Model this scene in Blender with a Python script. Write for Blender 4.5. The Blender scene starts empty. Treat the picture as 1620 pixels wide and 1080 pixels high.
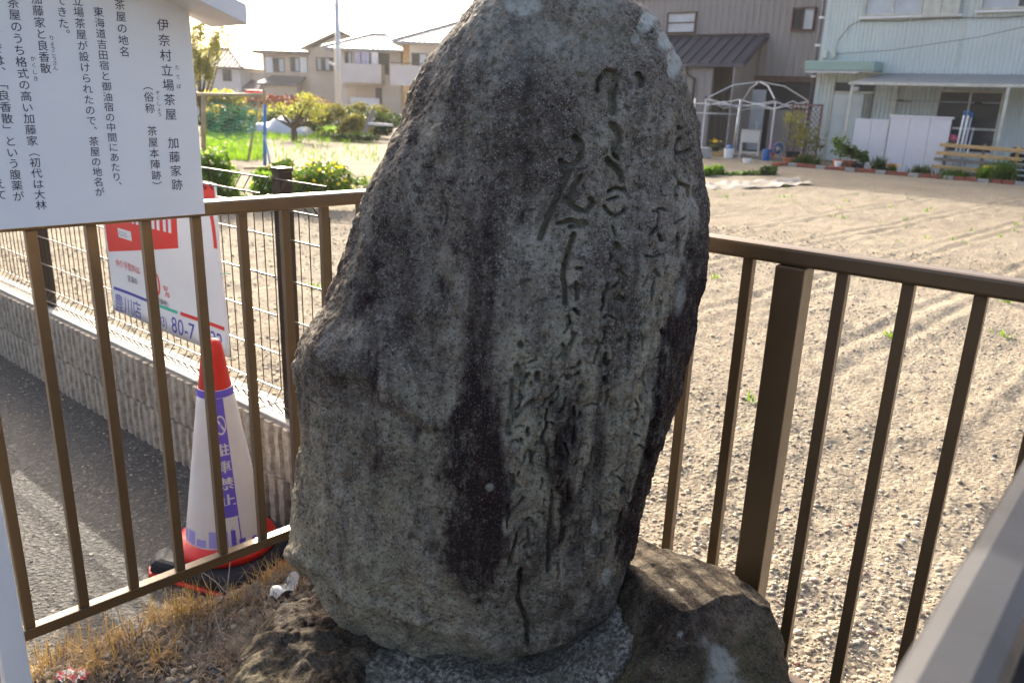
import bpy, math, random
import numpy as np
from mathutils import Vector, Matrix

random.seed(7)
RNG = np.random.default_rng(11)
C = bpy.context.scene.collection
R = math.radians

# ------------------------------------------------------------------ camera
FOC, PITCH, ROLL, EYE = 1260.0, 0.2993, 0.0359, 1.45
_f = np.array([0, math.cos(PITCH), -math.sin(PITCH)])
_u0 = np.array([0, math.sin(PITCH), math.cos(PITCH)])
_r0 = np.array([1.0, 0, 0])
_r = math.cos(ROLL) * _r0 + math.sin(ROLL) * _u0
_u = -math.sin(ROLL) * _r0 + math.cos(ROLL) * _u0
CAMP = np.array([0, 0, EYE])
cam_d = bpy.data.cameras.new('camera')
cam = bpy.data.objects.new('camera', cam_d)
C.objects.link(cam)
cam_d.sensor_width = 36
cam_d.lens = FOC / 45.0
cam_d.clip_start = 0.02
cam_d.clip_end = 3000
mw = Matrix(((_r[0], _u[0], -_f[0], 0), (_r[1], _u[1], -_f[1], 0), (_r[2], _u[2], -_f[2], EYE), (0, 0, 0, 1)))
cam.matrix_world = mw
cam_d.dof.use_dof = True
cam_d.dof.focus_distance = 1.62
cam_d.dof.aperture_fstop = 6.5
bpy.context.scene.camera = cam

# ------------------------------------------------------------------ light
SUN_AZ, SUN_EL = -19.0, 23.5
world = bpy.data.worlds.new('World')
bpy.context.scene.world = world
world.use_nodes = True
wn = world.node_tree
bg = wn.nodes['Background']
sky = wn.nodes.new('ShaderNodeTexSky')
sky.sky_type = 'NISHITA'
sky.sun_disc = False
sky.sun_elevation = R(SUN_EL)
sky.sun_rotation = R(SUN_AZ)
sky.air_density = 0.75
sky.dust_density = 8.0
sky.ozone_density = 0.4
wn.links.new(sky.outputs[0], bg.inputs[0])
bg.inputs[1].default_value = 0.15
sd = bpy.data.lights.new('sun', 'SUN')
sd.energy = 2.5
sd.angle = R(0.6)
sd.color = (1.0, 0.90, 0.74)
so = bpy.data.objects.new('sun', sd)
C.objects.link(so)
sv = Vector((math.sin(R(SUN_AZ)) * math.cos(R(SUN_EL)), math.cos(R(SUN_AZ)) * math.cos(R(SUN_EL)), math.sin(R(SUN_EL))))
so.rotation_euler = sv.to_track_quat('Z', 'Y').to_euler()
so.location = (-5, 12, 9)
vs = bpy.context.scene.view_settings
vs.view_transform = 'Standard'
vs.look = 'None'
vs.gamma = 1
vs.exposure = 1.80
vs.use_curve_mapping = False
cy = bpy.context.scene.cycles
cy.max_bounces = 6
cy.transparent_max_bounces = 12

# ------------------------------------------------------------------ frames of the place
E1 = np.array([0.7716, -0.6361])      # along the kerb wall and the house fronts
N1 = np.array([0.6361, 0.7716])       # away from the kerb wall, into the field
AD = np.array([0.7046, 0.7096])       # along the left railing and the information board
MD = np.array([0.7096, -0.7046])      # from the left railing towards the viewer
ANG_E = math.atan2(E1[1], E1[0])
ANG_A = math.atan2(AD[1], AD[0])


def sn(s, n, z=0.0):
    p = E1 * s + N1 * n
    return np.array([p[0], p[1], z])


def proj(P):
    d = np.asarray(P, float) - CAMP
    w = d @ _f
    return 810 + FOC * (d @ _r) / w, 540 - FOC * (d @ _u) / w


def at_y(px, py, Y):
    d = _f + (px - 810) / FOC * _r - (py - 540) / FOC * _u
    return CAMP + Y / d[1] * d


def at_z(px, py, z):
    d = _f + (px - 810) / FOC * _r - (py - 540) / FOC * _u
    return CAMP + (z - EYE) / d[2] * d


# ------------------------------------------------------------------ noise in numpy
def _hash(ix, iy, iz, seed):
    h = (ix.astype(np.int64) * 374761393 + iy.astype(np.int64) * 668265263 + iz.astype(np.int64) * 2147483647 + seed * 1274126177) & 0xffffffff
    h = ((h ^ (h >> 13)) * 1274126177) & 0xffffffff
    return ((h ^ (h >> 16)) & 0xffff) / 65535.0


def vnoise(x, y, z, seed=0):
    x, y, z = np.broadcast_arrays(np.asarray(x, float), np.asarray(y, float), np.asarray(z, float))
    x0, y0, z0 = np.floor(x), np.floor(y), np.floor(z)
    fx, fy, fz = x - x0, y - y0, z - z0
    fx, fy, fz = [t * t * (3 - 2 * t) for t in (fx, fy, fz)]
    r = 0
    for i in (0, 1):
        for j in (0, 1):
            for k in (0, 1):
                w = (fx if i else 1 - fx) * (fy if j else 1 - fy) * (fz if k else 1 - fz)
                r = r + w * _hash(x0 + i, y0 + j, z0 + k, seed)
    return r * 2 - 1


def fbm(x, y, z, f, octv=4, seed=0, gain=.5):
    r, a = 0, 1.0
    for o in range(octv):
        r = r + a * vnoise(x * f, y * f, z * f, seed + o)
        f *= 2.03
        a *= gain
    return r


def sstep(a, b, x):
    t = np.clip((x - a) / (b - a), 0, 1)
    return t * t * (3 - 2 * t)


# ------------------------------------------------------------------ materials
class NT:
    def __init__(self, name):
        self.m = bpy.data.materials.new(name)
        self.m.use_nodes = True
        self.t = self.m.node_tree
        self.b = self.t.nodes['Principled BSDF']
        self.out = self.t.nodes['Material Output']
        tc = self.t.nodes.new('ShaderNodeTexCoord')
        self.co = tc.outputs['Object']

    def n(self, typ, **kw):
        nd = self.t.nodes.new(typ)
        for k, v in kw.items():
            setattr(nd, k, v)
        return nd

    def l(self, a, b):
        self.t.links.new(a, b)

    def scaled(self, sx, sy, sz):
        mp = self.n('ShaderNodeMapping')
        mp.inputs['Scale'].default_value = (sx, sy, sz)
        self.l(self.co, mp.inputs[0])
        return mp.outputs[0]

    def noise(self, scale, detail=4, rough=.55, co=None):
        nd = self.n('ShaderNodeTexNoise')
        nd.inputs['Scale'].default_value = scale
        nd.inputs['Detail'].default_value = detail
        nd.inputs['Roughness'].default_value = rough
        self.l(co if co is not None else self.co, nd.inputs['Vector'])
        return nd.outputs['Fac']

    def ramp(self, fac, stops):
        nd = self.n('ShaderNodeValToRGB')
        el = nd.color_ramp.elements
        while len(el) > 1:
            el.remove(el[-1])
        el[0].position = stops[0][0]
        el[0].color = (*stops[0][1], 1) if not isinstance(stops[0][1], float) else (stops[0][1],) * 3 + (1,)
        for p, c in stops[1:]:
            e = el.new(p)
            e.color = (*c, 1) if not isinstance(c, float) else (c, c, c, 1)
        self.l(fac, nd.inputs[0])
        return nd.outputs[0]

    def mix(self, fac, a, b, mode='MIX'):
        nd = self.n('ShaderNodeMix', data_type='RGBA', blend_type=mode)
        for s, v in ((nd.inputs[0], fac), (nd.inputs[6], a), (nd.inputs[7], b)):
            if isinstance(v, (int, float)):
                s.default_value = v
            elif isinstance(v, tuple):
                s.default_value = (*v, 1)
            else:
                self.l(v, s)
        return nd.outputs[2]

    def math(self, op, a, b=0.0, clamp=False):
        nd = self.n('ShaderNodeMath', operation=op, use_clamp=clamp)
        for s, v in ((nd.inputs[0], a), (nd.inputs[1], b)):
            if isinstance(v, (int, float)):
                s.default_value = v
            else:
                self.l(v, s)
        return nd.outputs[0]

    def bump(self, h, dist, strength=1.0, normal=None):
        nd = self.n('ShaderNodeBump')
        nd.inputs['Distance'].default_value = dist
        nd.inputs['Strength'].default_value = strength
        self.l(h, nd.inputs['Height'])
        if normal is not None:
            self.l(normal, nd.inputs['Normal'])
        self.l(nd.outputs[0], self.b.inputs['Normal'])
        return nd.outputs[0]

    def col(self, c):
        if isinstance(c, tuple):
            self.b.inputs['Base Color'].default_value = (*c, 1)
        else:
            self.l(c, self.b.inputs['Base Color'])


def simple(name, c, rough=.6, metal=0.0, var=.18, scale=6.0, bump=0.0, bscale=60.0, spec=.5, rvar=.0):
    t = NT(name)
    nz = t.noise(scale, 5)
    lo = tuple(x * (1 - var) for x in c)
    hi = tuple(min(1, x * (1 + var)) for x in c)
    t.col(t.ramp(nz, [(.3, lo), (.7, hi)]))
    t.b.inputs['Roughness'].default_value = rough
    if rvar:
        t.l(t.ramp(t.noise(scale * 3, 4), [(.3, max(0.02, rough - rvar)), (.7, min(1., rough + rvar))]), t.b.inputs['Roughness'])
    t.b.inputs['Metallic'].default_value = metal
    t.b.inputs['Specular IOR Level'].default_value = spec
    if bump:
        t.bump(t.noise(bscale, 3), bump)
    return t.m


def leafmat(name, c1, c2, trans=.45, scale=3.0):
    t = NT(name)
    col = t.ramp(t.noise(scale, 3), [(.35, c1), (.65, c2)])
    t.col(col)
    t.b.inputs['Roughness'].default_value = .5
    tr = t.n('ShaderNodeBsdfTranslucent')
    t.l(t.mix(1.0, col, (1.6, 1.7, .7), 'MULTIPLY'), tr.inputs[0])
    ms = t.n('ShaderNodeMixShader')
    ms.inputs[0].default_value = trans
    t.l(t.b.outputs[0], ms.inputs[1])
    t.l(tr.outputs[0], ms.inputs[2])
    t.l(ms.outputs[0], t.out.inputs[0])
    return t.m


MAT = {}
MAT['bronze'] = simple('bronze_aluminium', (.108, .065, .028), .42, .3, .10, 9, .0002, 300, rvar=.06)
MAT['bronze'].node_tree.nodes['Principled BSDF'].inputs['Coat Weight'].default_value = .6
MAT['bronze'].node_tree.nodes['Principled BSDF'].inputs['Coat Roughness'].default_value = .32
MAT['greyrail'] = simple('grey_brushed_rail', (.048, .050, .056), .5, .1, .12, 12, .0001, 300, rvar=.08, spec=.3)
MAT['steel_post'] = simple('dark_brown_post', (.035, .024, .018), .4, .2, .15, 9)
MAT['wire'] = simple('dark_wire', (.03, .024, .02), .28, .5, .1, 9)
MAT['board'] = simple('white_board', (.81, .825, .83), .38, 0, .045, 2.2, rvar=.05)
MAT['whitepaint'] = simple('white_paint', (.78, .78, .78), .35, 0, .04, 4)
MAT['ink'] = simple('navy_black_ink', (.018, .015, .05), .5)
MAT['blue'] = simple('blue_print', (.05, .04, .36), .5, var=.06)
MAT['purple'] = simple('purple_print', (.14, .09, .55), .45, var=.1)
MAT['palepurple'] = simple('pale_purple_print', (.36, .33, .72), .45, var=.08)
MAT['red'] = simple('red_print', (.72, .03, .025), .4, var=.08)
MAT['redplastic'] = simple('red_plastic', (.62, .02, .012), .38, 0, .12, 14, rvar=.1)
MAT['green'] = simple('green_print', (.02, .50, .36), .4, var=.05)
MAT['banner'] = simple('white_sheet', (.76, .77, .79), .35, 0, .03, 5)
MAT['cone'] = simple('dusty_white_sleeve', (.70, .66, .64), .45, 0, .08, 7, rvar=.08)
MAT['rubber'] = simple('black_rubber', (.028, .029, .034), .7, 0, .3, 9, .0006, 90, rvar=.1, spec=.15)
MAT['asphalt_d'] = None
MAT['tile'] = simple('grey_roof_tile', (.10, .10, .115), .4, .1, .15, 2)
MAT['tilelight'] = simple('silver_roof_tile', (.30, .31, .33), .35, .1, .12, 2)
MAT['beige'] = simple('beige_render', (.58, .48, .38), .85, 0, .07, 1.2)
MAT['beige2'] = simple('pale_beige_render', (.66, .61, .55), .85, 0, .06, 1.2)
MAT['greywall'] = simple('grey_render', (.58, .56, .57), .85, 0, .06, 1.2)
MAT['frame_d'] = simple('dark_window_frame', (.07, .055, .05), .4, .3)
MAT['frame_w'] = simple('pale_window_frame', (.55, .56, .50), .4, .2)
MAT['sash_r'] = simple('reddish_brown_frame', (.11, .065, .055), .45, .2)
MAT['curtain'] = simple('pale_curtain', (.52, .56, .60), .8, 0, .1, 4)
MAT['dark'] = simple('dark_interior', (.022, .024, .028), .6, 0, .3, 3)
MAT['concrete'] = simple('concrete', (.34, .33, .31), .85, 0, .15, 8, .002, 60)
MAT['galv'] = simple('galvanised_steel', (.50, .51, .53), .38, .6, .08, 8)
MAT['whitemetal'] = simple('white_enamel_tube', (.66, .67, .70), .35, .1, .06, 8)
MAT['bamboo'] = simple('dry_bamboo', (.36, .28, .17), .6, 0, .2, 9)
MAT['bluepipe'] = simple('blue_pipe', (.05, .20, .45), .45, 0, .1)
MAT['bluegray'] = simple('blue_plastic', (.03, .14, .40), .45, 0, .1)
MAT['wood_y'] = simple('yellow_pine', (.52, .34, .15), .65, 0, .2, 11)
MAT['wood_g'] = simple('weathered_wood', (.22, .19, .17), .8, 0, .25, 11)
MAT['redbrick'] = simple('red_brick', (.28, .09, .06), .85, 0, .25, 16, .003, 80)
MAT['terracotta'] = simple('terracotta', (.42, .14, .07), .8, 0, .15, 12)
MAT['lattice'] = simple('brown_lattice', (.20, .10, .09), .7, 0, .2, 12)
MAT['siding_w'] = simple('pale_mint_siding', (.60, .665, .645), .5, .0, .05, 1.5)
MAT['mint'] = simple('mint_fascia', (.29, .42, .375), .5, 0, .06, 3)
MAT['siding_b'] = simple('taupe_siding', (.27, .25, .245), .6, .0, .06, 1.2)
MAT['metalroof'] = simple('slate_metal_roof', (.085, .085, .105), .38, .3, .1, 3)
MAT['sheetpanel'] = simple('white_panel', (.66, .66, .70), .45, 0, .04, 3)
MAT['leaf'] = leafmat('green_leaf', (.035, .085, .015), (.09, .15, .03))
MAT['leaf_b'] = leafmat('bright_green_leaf', (.07, .15, .015), (.15, .24, .03), .5)
MAT['leaf_d'] = leafmat('dark_green_leaf', (.022, .05, .014), (.055, .09, .022), .3)
MAT['leaf_y'] = leafmat('yellow_green_leaf', (.17, .18, .035), (.30, .29, .06), .45)
MAT['leaf_o'] = leafmat('olive_leaf', (.10, .10, .03), (.19, .17, .06), .4)
MAT['leaf_p'] = leafmat('pale_olive_leaf', (.20, .19, .09), (.32, .30, .15), .45)
MAT['leaf_r'] = leafmat('dark_red_leaf', (.09, .02, .015), (.16, .04, .03), .3)
MAT['petal_y'] = leafmat('yellow_petal', (.55, .40, .02), (.75, .58, .05), .35)
MAT['petal_w'] = leafmat('white_petal', (.6, .6, .5), (.8, .8, .72), .35)
MAT['straw'] = leafmat('dry_straw', (.27, .155, .055), (.56, .36, .15), .3, 30)
MAT['stalk'] = simple('grey_dry_stalk', (.36, .30, .24), .8)
MAT['litter'] = simple('dead_leaf', (.27, .20, .14), .8, 0, .4, 40)
MAT['bark'] = simple('bark', (.10, .07, .05), .9, 0, .3, 20, .01, 40)
MAT['net'] = simple('green_net_cord', (.015, .32, .20), .6)
MAT['plastic'] = simple('translucent_scrap', (.62, .62, .60), .3)
MAT['lavender'] = simple('lavender_cloth', (.52, .48, .62), .8)
MAT['mulch'] = simple('pale_mulch_sheet', (.27, .25, .22), .7, 0, .25, 6)
MAT['wheap'] = simple('white_tarpaulin', (.62, .64, .68), .5, 0, .06, 3)
MAT['poly'] = None

# window glass: dark body with a clear sky reflection
_t = NT('window_glass')
_t.col((.05, .065, .075))
_t.b.inputs['Roughness'].default_value = .06
_t.b.inputs['Specular IOR Level'].default_value = .9
MAT['glass'] = _t.m
_t = NT('clouded_polycarbonate')
_t.col((.42, .44, .46))
_t.b.inputs['Roughness'].default_value = .35
_tr = _t.n('ShaderNodeBsdfTranslucent')
_tr.inputs[0].default_value = (.5, .52, .53, 1)
_ms = _t.n('ShaderNodeMixShader')
_ms.inputs[0].default_value = .45
_t.l(_t.b.outputs[0], _ms.inputs[1])
_t.l(_tr.outputs[0], _ms.inputs[2])
_t.l(_ms.outputs[0], _t.out.inputs[0])
MAT['poly'] = _t.m

# asphalt
_t = NT('asphalt')
n1 = _t.noise(1.6, 5)
vo = _t.n('ShaderNodeTexVoronoi')
vo.inputs['Scale'].default_value = 95
_t.l(_t.co, vo.inputs['Vector'])
sp = _t.ramp(vo.outputs['Color'], [(.0, (.012, .012, .014)), (.5, (.038, .038, .040)), (.80, (.085, .082, .075)), (.93, (.19, .18, .16)), (1., (.42, .40, .36))])
_t.col(_t.mix(_t.ramp(n1, [(.35, .0), (.75, .5)]), sp, (.075, .070, .060)))
_t.b.inputs['Roughness'].default_value = .8
_t.bump(_t.math('ADD', vo.outputs['Distance'], _t.math('MULTIPLY', _t.noise(300, 2), .4)), .004)
MAT['asphalt'] = _t.m

# sandy field soil
_t = NT('sandy_soil')
n1 = _t.noise(.55, 6)
n2 = _t.noise(9, 6, .65)
vo = _t.n('ShaderNodeTexVoronoi')
vo.inputs['Scale'].default_value = 55
_t.l(_t.co, vo.inputs['Vector'])
base = _t.ramp(n1, [(.3, (.165, .143, .110)), (.5, (.230, .202, .158)), (.72, (.30, .268, .212))])
base = _t.mix(_t.ramp(n2, [(.42, .0), (.75, .45)]), base, (.165, .133, .094))
peb = _t.ramp(vo.outputs['Color'], [(.2, (.15, .122, .09)), (.5, (.275, .23, .17)), (.85, (.41, .36, .28))])
_t.col(_t.mix(.42, base, peb))
_t.b.inputs['Roughness'].default_value = .95
_t.b.inputs['Specular IOR Level'].default_value = .15
h = _t.math('ADD', _t.math('MULTIPLY', vo.outputs['Distance'], -.9), _t.math('MULTIPLY', _t.noise(35, 6, .7), 1.6))
_t.bump(h, .009, .9)
MAT['soil'] = _t.m

_t = NT('dark_litter_soil')
n2 = _t.noise(22, 6, .7)
_t.col(_t.ramp(n2, [(.3, (.04, .033, .026)), (.5, (.11, .09, .068)), (.62, (.22, .175, .125)), (.75, (.34, .27, .18))]))
_t.b.inputs['Roughness'].default_value = .95
_t.bump(_t.noise(90, 5, .7), .006)
MAT['litter_soil'] = _t.m

# pebbles with one tone each
_t = NT('river_pebble')
at = _t.n('ShaderNodeAttribute', attribute_name='tone')
_t.col(_t.ramp(at.outputs['Fac'], [(0, (.09, .10, .11)), (.07, (.17, .165, .155)), (.14, (.26, .22, .16)), (.55, (.33, .28, .21)), (.85, (.42, .365, .28)), (.96, (.52, .48, .42)), (1, (.30, .16, .12))]))
_t.b.inputs['Roughness'].default_value = .75
_t.b.inputs['Specular IOR Level'].default_value = .25
MAT['pebble'] = _t.m

# split-face kerb block
_t = NT('split_face_block')
n1 = _t.noise(40, 6, .7)
n2 = _t.noise(4, 3)
c = _t.ramp(n1, [(.3, (.20, .17, .135)), (.5, (.42, .365, .295)), (.7, (.60, .53, .44))])
_t.col(_t.mix(_t.ramp(n2, [(.4, 0.), (.7, .4)]), c, (.22, .20, .18)))
_t.b.inputs['Roughness'].default_value = .95
_t.bump(_t.noise(120, 5, .7), .006)
MAT['block'] = _t.m

# monument stone: weathered grey-brown face, stains and lichen laid out by attributes
def stone_mat(name, dark, mid, light, olive, speck=1.0):
    t = NT(name)
    zs = t.scaled(1, 1, .28)
    big = t.noise(4.5, 7, .65)
    streak = t.noise(15, 7, .7, zs)
    patch = t.noise(38, 5, .7)
    fine = t.noise(150, 4, .75)
    grain = t.noise(300, 2, .6)
    a = t.n('ShaderNodeVertexColor', layer_name='stain')
    sep = t.n('ShaderNodeSeparateColor')
    t.l(a.outputs['Color'], sep.inputs[0])
    col = t.mix(t.ramp(big, [(.40, .0), (.60, 1.)]), dark, mid)
    col = t.mix(t.math('MULTIPLY', t.ramp(streak, [(.46, .0), (.60, 1.)]), .75), col, light)
    col = t.mix(t.math('MULTIPLY', t.ramp(streak, [(.30, 1.), (.44, .0)]), .8), col, dark)
    col = t.mix(t.math('MULTIPLY', t.ramp(patch, [(.38, 1.), (.50, .0)]), .8), col, tuple(x * .5 for x in dark))
    col = t.mix(t.math('MULTIPLY', t.ramp(t.noise(85, 6, .8), [(.54, .0), (.64, 1.)]), .5 * speck), col, (.36, .34, .31))
    # pale olive wash
    wash = t.math('MULTIPLY', sep.outputs[1], t.ramp(t.noise(24, 6, .75, t.scaled(1, 1, .45)), [(.38, .1), (.54, 1.)]), clamp=True)
    col = t.mix(wash, col, olive)
    # rusty flecks inside the wash
    rust = t.math('MULTIPLY', t.ramp(t.noise(45, 5, .75), [(.56, .0), (.66, .8)]), t.math('ADD', t.math('MULTIPLY', sep.outputs[1], .8), .15), clamp=True)
    col = t.mix(rust, col, (.15, .078, .045))
    # dark maroon algae stain
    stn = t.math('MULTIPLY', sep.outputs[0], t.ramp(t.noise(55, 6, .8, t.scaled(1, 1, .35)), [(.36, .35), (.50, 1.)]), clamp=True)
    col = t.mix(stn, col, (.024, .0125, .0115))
    # dark pits and pale crystals
    col = t.mix(t.math('MULTIPLY', t.ramp(fine, [(.36, 1.), (.47, .0)]), .8), col, (.022, .018, .016))
    nst = t.math('SUBTRACT', 1.0, t.math('MULTIPLY', sep.outputs[0], .65), clamp=True)
    dens = t.ramp(t.noise(20, 4, .7), [(.38, .35), (.60, 1.)])
    col = t.mix(t.math('MULTIPLY', t.math('MULTIPLY', t.math('MULTIPLY', t.ramp(grain, [(.57, .0), (.68, 1.)]), dens), .70 * speck), nst), col, (.46, .45, .43))
    col = t.mix(t.math('MULTIPLY', t.math('MULTIPLY', t.math('MULTIPLY', t.ramp(fine, [(.58, .0), (.68, 1.)]), dens), .55 * speck), nst), col, (.38, .37, .35))
    # lichen
    lic = t.math('MULTIPLY', sep.outputs[2], t.ramp(t.noise(70, 5, .75), [(.36, .35), (.50, 1.)]), clamp=True)
    col = t.mix(lic, col, (.42, .43, .39))
    t.col(col)
    t.b.inputs['Roughness'].default_value = .85
    t.b.inputs['Specular IOR Level'].default_value = .2
    hh = t.math('ADD', t.math('MULTIPLY', fine, 1.2), t.math('MULTIPLY', patch, 1.6))
    t.bump(hh, .004, .9)
    return t.m


MAT['stone'] = stone_mat('weathered_stone', (.068, .050, .040), (.192, .158, .126), (.37, .33, .262), (.345, .31, .218))
MAT['rock'] = stone_mat('base_stone', (.040, .030, .021), (.105, .080, .052), (.19, .155, .105), (.095, .092, .045), .45)
_t = NT('rough_mortar')
n1 = _t.noise(110, 5, .75)
_t.col(_t.mix(_t.ramp(_t.noise(14, 4), [(.35, .0), (.65, .75)]), _t.ramp(n1, [(.38, (.05, .045, .038)), (.48, (.20, .185, .16)), (.60, (.58, .55, .49))]), (.12, .11, .075)))
_t.b.inputs['Roughness'].default_value = .95
_t.bump(n1, .01)
MAT['mortar'] = _t.m

# ------------------------------------------------------------------ mesh builder
class MB:
    def __init__(self):
        self.v, self.f = [], []

    def add(self, vs, fs):
        o = len(self.v)
        self.v += [tuple(map(float, p)) for p in vs]
        self.f += [tuple(i + o for i in f) for f in fs]
        return self

    def box(self, x0, x1, y0, y1, z0, z1):
        return self.add([(x0, y0, z0), (x1, y0, z0), (x1, y1, z0), (x0, y1, z0), (x0, y0, z1), (x1, y0, z1), (x1, y1, z1), (x0, y1, z1)],
                        [(0, 3, 2, 1), (4, 5, 6, 7), (0, 1, 5, 4), (1, 2, 6, 5), (2, 3, 7, 6), (3, 0, 4, 7)])

    def beam(self, p, q, w, h, up=(0, 0, 1)):
        p, q = np.array(p, float), np.array(q, float)
        d = q - p
        d /= np.linalg.norm(d)
        up = np.array(up, float)
        if abs(d @ up) > .98:
            up = np.array([0, 1., 0])
        s = np.cross(d, up)
        s /= np.linalg.norm(s)
        t = np.cross(s, d)
        vs = []
        for b in (p, q):
            for a, c in ((-1, -1), (1, -1), (1, 1), (-1, 1)):
                vs.append(b + s * a * w / 2 + t * c * h / 2)
        return self.add(vs, [(0, 1, 2, 3), (7, 6, 5, 4), (0, 4, 5, 1), (1, 5, 6, 2), (2, 6, 7, 3), (3, 7, 4, 0)])

    def tube(self, pts, r, k=6, caps=True):
        pts = [np.array(p, float) for p in pts]
        rs = r if isinstance(r, (list, tuple)) else [r] * len(pts)
        vs, fs = [], []
        ref = np.array([0, 0, 1.])
        for i, p in enumerate(pts):
            d = pts[min(i + 1, len(pts) - 1)] - pts[max(i - 1, 0)]
            d = d / (np.linalg.norm(d) + 1e-9)
            a = ref if abs(d @ ref) < .95 else np.array([1., 0, 0])
            s = np.cross(d, a)
            s /= np.linalg.norm(s)
            t = np.cross(d, s)
            for j in range(k):
                g = 2 * math.pi * j / k
                vs.append(p + rs[i] * (math.cos(g) * s + math.sin(g) * t))
        for i in range(len(pts) - 1):
            for j in range(k):
                a, b = i * k + j, i * k + (j + 1) % k
                fs.append((a, b, b + k, a + k))
        if caps:
            fs.append(tuple(range(k))[::-1])
            fs.append(tuple(range((len(pts) - 1) * k, len(pts) * k)))
        return self.add(vs, fs)

    def lathe(self, prof, k=48, cx=0, cy=0):
        vs, fs = [], []
        for (r, z) in prof:
            for j in range(k):
                g = 2 * math.pi * j / k
                vs.append((cx + r * math.cos(g), cy + r * math.sin(g), z))
        for i in range(len(prof) - 1):
            for j in range(k):
                a, b = i * k + j, i * k + (j + 1) % k
                fs.append((a, b, b + k, a + k))
        return self.add(vs, fs)

    def prism(self, poly, y0, y1):
        """polygon in x-z extruded in y"""
        k = len(poly)
        vs = [(x, y0, z) for x, z in poly] + [(x, y1, z) for x, z in poly]
        fs = [tuple(range(k)), tuple(range(2 * k - 1, k - 1, -1))] + [(i, i + k, (i + 1) % k + k, (i + 1) % k) for i in range(k)]
        return self.add(vs, fs)

    def build(self, name, mat, parent=None, smooth=False, kind=None, bevel=0, auto=False):
        me = bpy.data.meshes.new(name)
        me.from_pydata(self.v, [], self.f)
        me.validate()
        return finish(name, me, mat, parent, smooth, kind, bevel, auto)


def finish(name, me, mat, parent=None, smooth=False, kind=None, bevel=0, auto=False):
    if mat is not None:
        me.materials.append(MAT[mat] if isinstance(mat, str) else mat)
    if smooth:
        me.shade_smooth()
        if auto:
            me.set_sharp_from_angle(angle=R(40))
    o = bpy.data.objects.new(name, me)
    C.objects.link(o)
    if parent is not None:
        o.parent = parent
    if kind:
        o['kind'] = kind
    if bevel:
        md = o.modifiers.new('edge', 'BEVEL')
        md.width = bevel
        md.segments = 2
        md.limit_method = 'ANGLE'
    return o


def npmesh(name, V, F, mat, parent=None, smooth=True, kind=None):
    """V (n,3) array, F (m,k) array"""
    me = bpy.data.meshes.new(name)
    V = np.asarray(V, np.float32)
    F = np.asarray(F, np.int32)
    me.vertices.add(len(V))
    me.vertices.foreach_set('co', V.ravel())
    k = F.shape[1]
    me.loops.add(F.size)
    me.loops.foreach_set('vertex_index', F.ravel())
    me.polygons.add(len(F))
    me.polygons.foreach_set('loop_start', np.arange(0, F.size, k, dtype=np.int32))
    me.update(calc_edges=True)
    return finish(name, me, mat, parent, smooth, kind)


def thing(name, label, cat, loc=(0, 0, 0), rz=0.0, group=None):
    o = bpy.data.objects.new(name, None)
    o.empty_display_size = .1
    C.objects.link(o)
    o.location = tuple(map(float, loc))
    o.rotation_euler = (0, 0, rz)
    o['label'] = label
    o['category'] = cat
    if group:
        o['group'] = group
    return o


def tag(o, label, cat, group=None):
    o['label'] = label
    o['category'] = cat
    if group:
        o['group'] = group
    return o


def stuff(o, label, cat):
    o['kind'] = 'stuff'
    o['label'] = label
    o['category'] = cat
    return o


# ------------------------------------------------------------------ lettering
_GLY = {}


def load_glyphs(chars, bold=0.0):
    todo = [c for c in dict.fromkeys(chars) if (c, bold) not in _GLY and c.strip()]
    obs = []
    for c in todo:
        cu = bpy.data.curves.new('glyph', 'FONT')
        cu.body = c
        cu.size = 1.0
        cu.offset = bold
        cu.resolution_u = 4
        o = bpy.data.objects.new('glyph', cu)
        C.objects.link(o)
        obs.append((c, o, cu))
    bpy.context.view_layer.update()
    dg = bpy.context.evaluated_depsgraph_get()
    for c, o, cu in obs:
        me = o.evaluated_get(dg).to_mesh()
        V = np.array([tuple(v.co) for v in me.vertices]).reshape(-1, 3)
        F = [tuple(p.vertices) for p in me.polygons]
        _GLY[(c, bold)] = (V, F)
        o.evaluated_get(dg).to_mesh_clear()
    for c, o, cu in obs:
        bpy.data.objects.remove(o)
        bpy.data.curves.remove(cu)


def glyph_cell(ch, bold=0.0):
    """glyph outline with its cell centred on 0,0, one em square"""
    if (ch, bold) not in _GLY:
        load_glyphs(ch, bold)
    V, F = _GLY[(ch, bold)]
    V = V.copy()
    V[:, 0] -= .5
    V[:, 1] -= .38
    if ch in '（）「」ー':
        V = np.stack([V[:, 1], -V[:, 0], V[:, 2]], 1)
    if ch in '、。':
        V[:, 0] += .62
        V[:, 1] += .60
    return V, F


def column(text, pitch, em, bold=0.0):
    """vertical line of text, first cell centre at the origin, running to -y"""
    mb = MB()
    for i, ch in enumerate(text):
        if not ch.strip():
            continue
        V, F = glyph_cell(ch, bold)
        V = V * em
        V[:, 1] -= i * pitch
        mb.add(V, F)
    return mb


def row(text, size, bold=0.0, gap=.0):
    mb = MB()
    x = 0
    for ch in text:
        if not ch.strip():
            x += size * .5
            continue
        if (ch, bold) not in _GLY:
            load_glyphs(ch, bold)
        V, F = _GLY[(ch, bold)]
        V = V.copy()
        w = V[:, 0].max() - V[:, 0].min()
        V[:, 0] -= V[:, 0].min()
        V = V * size
        V[:, 0] += x
        mb.add(V, F)
        x += w * size + size * (.09 + gap)
    mb.width = x
    return mb


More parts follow.
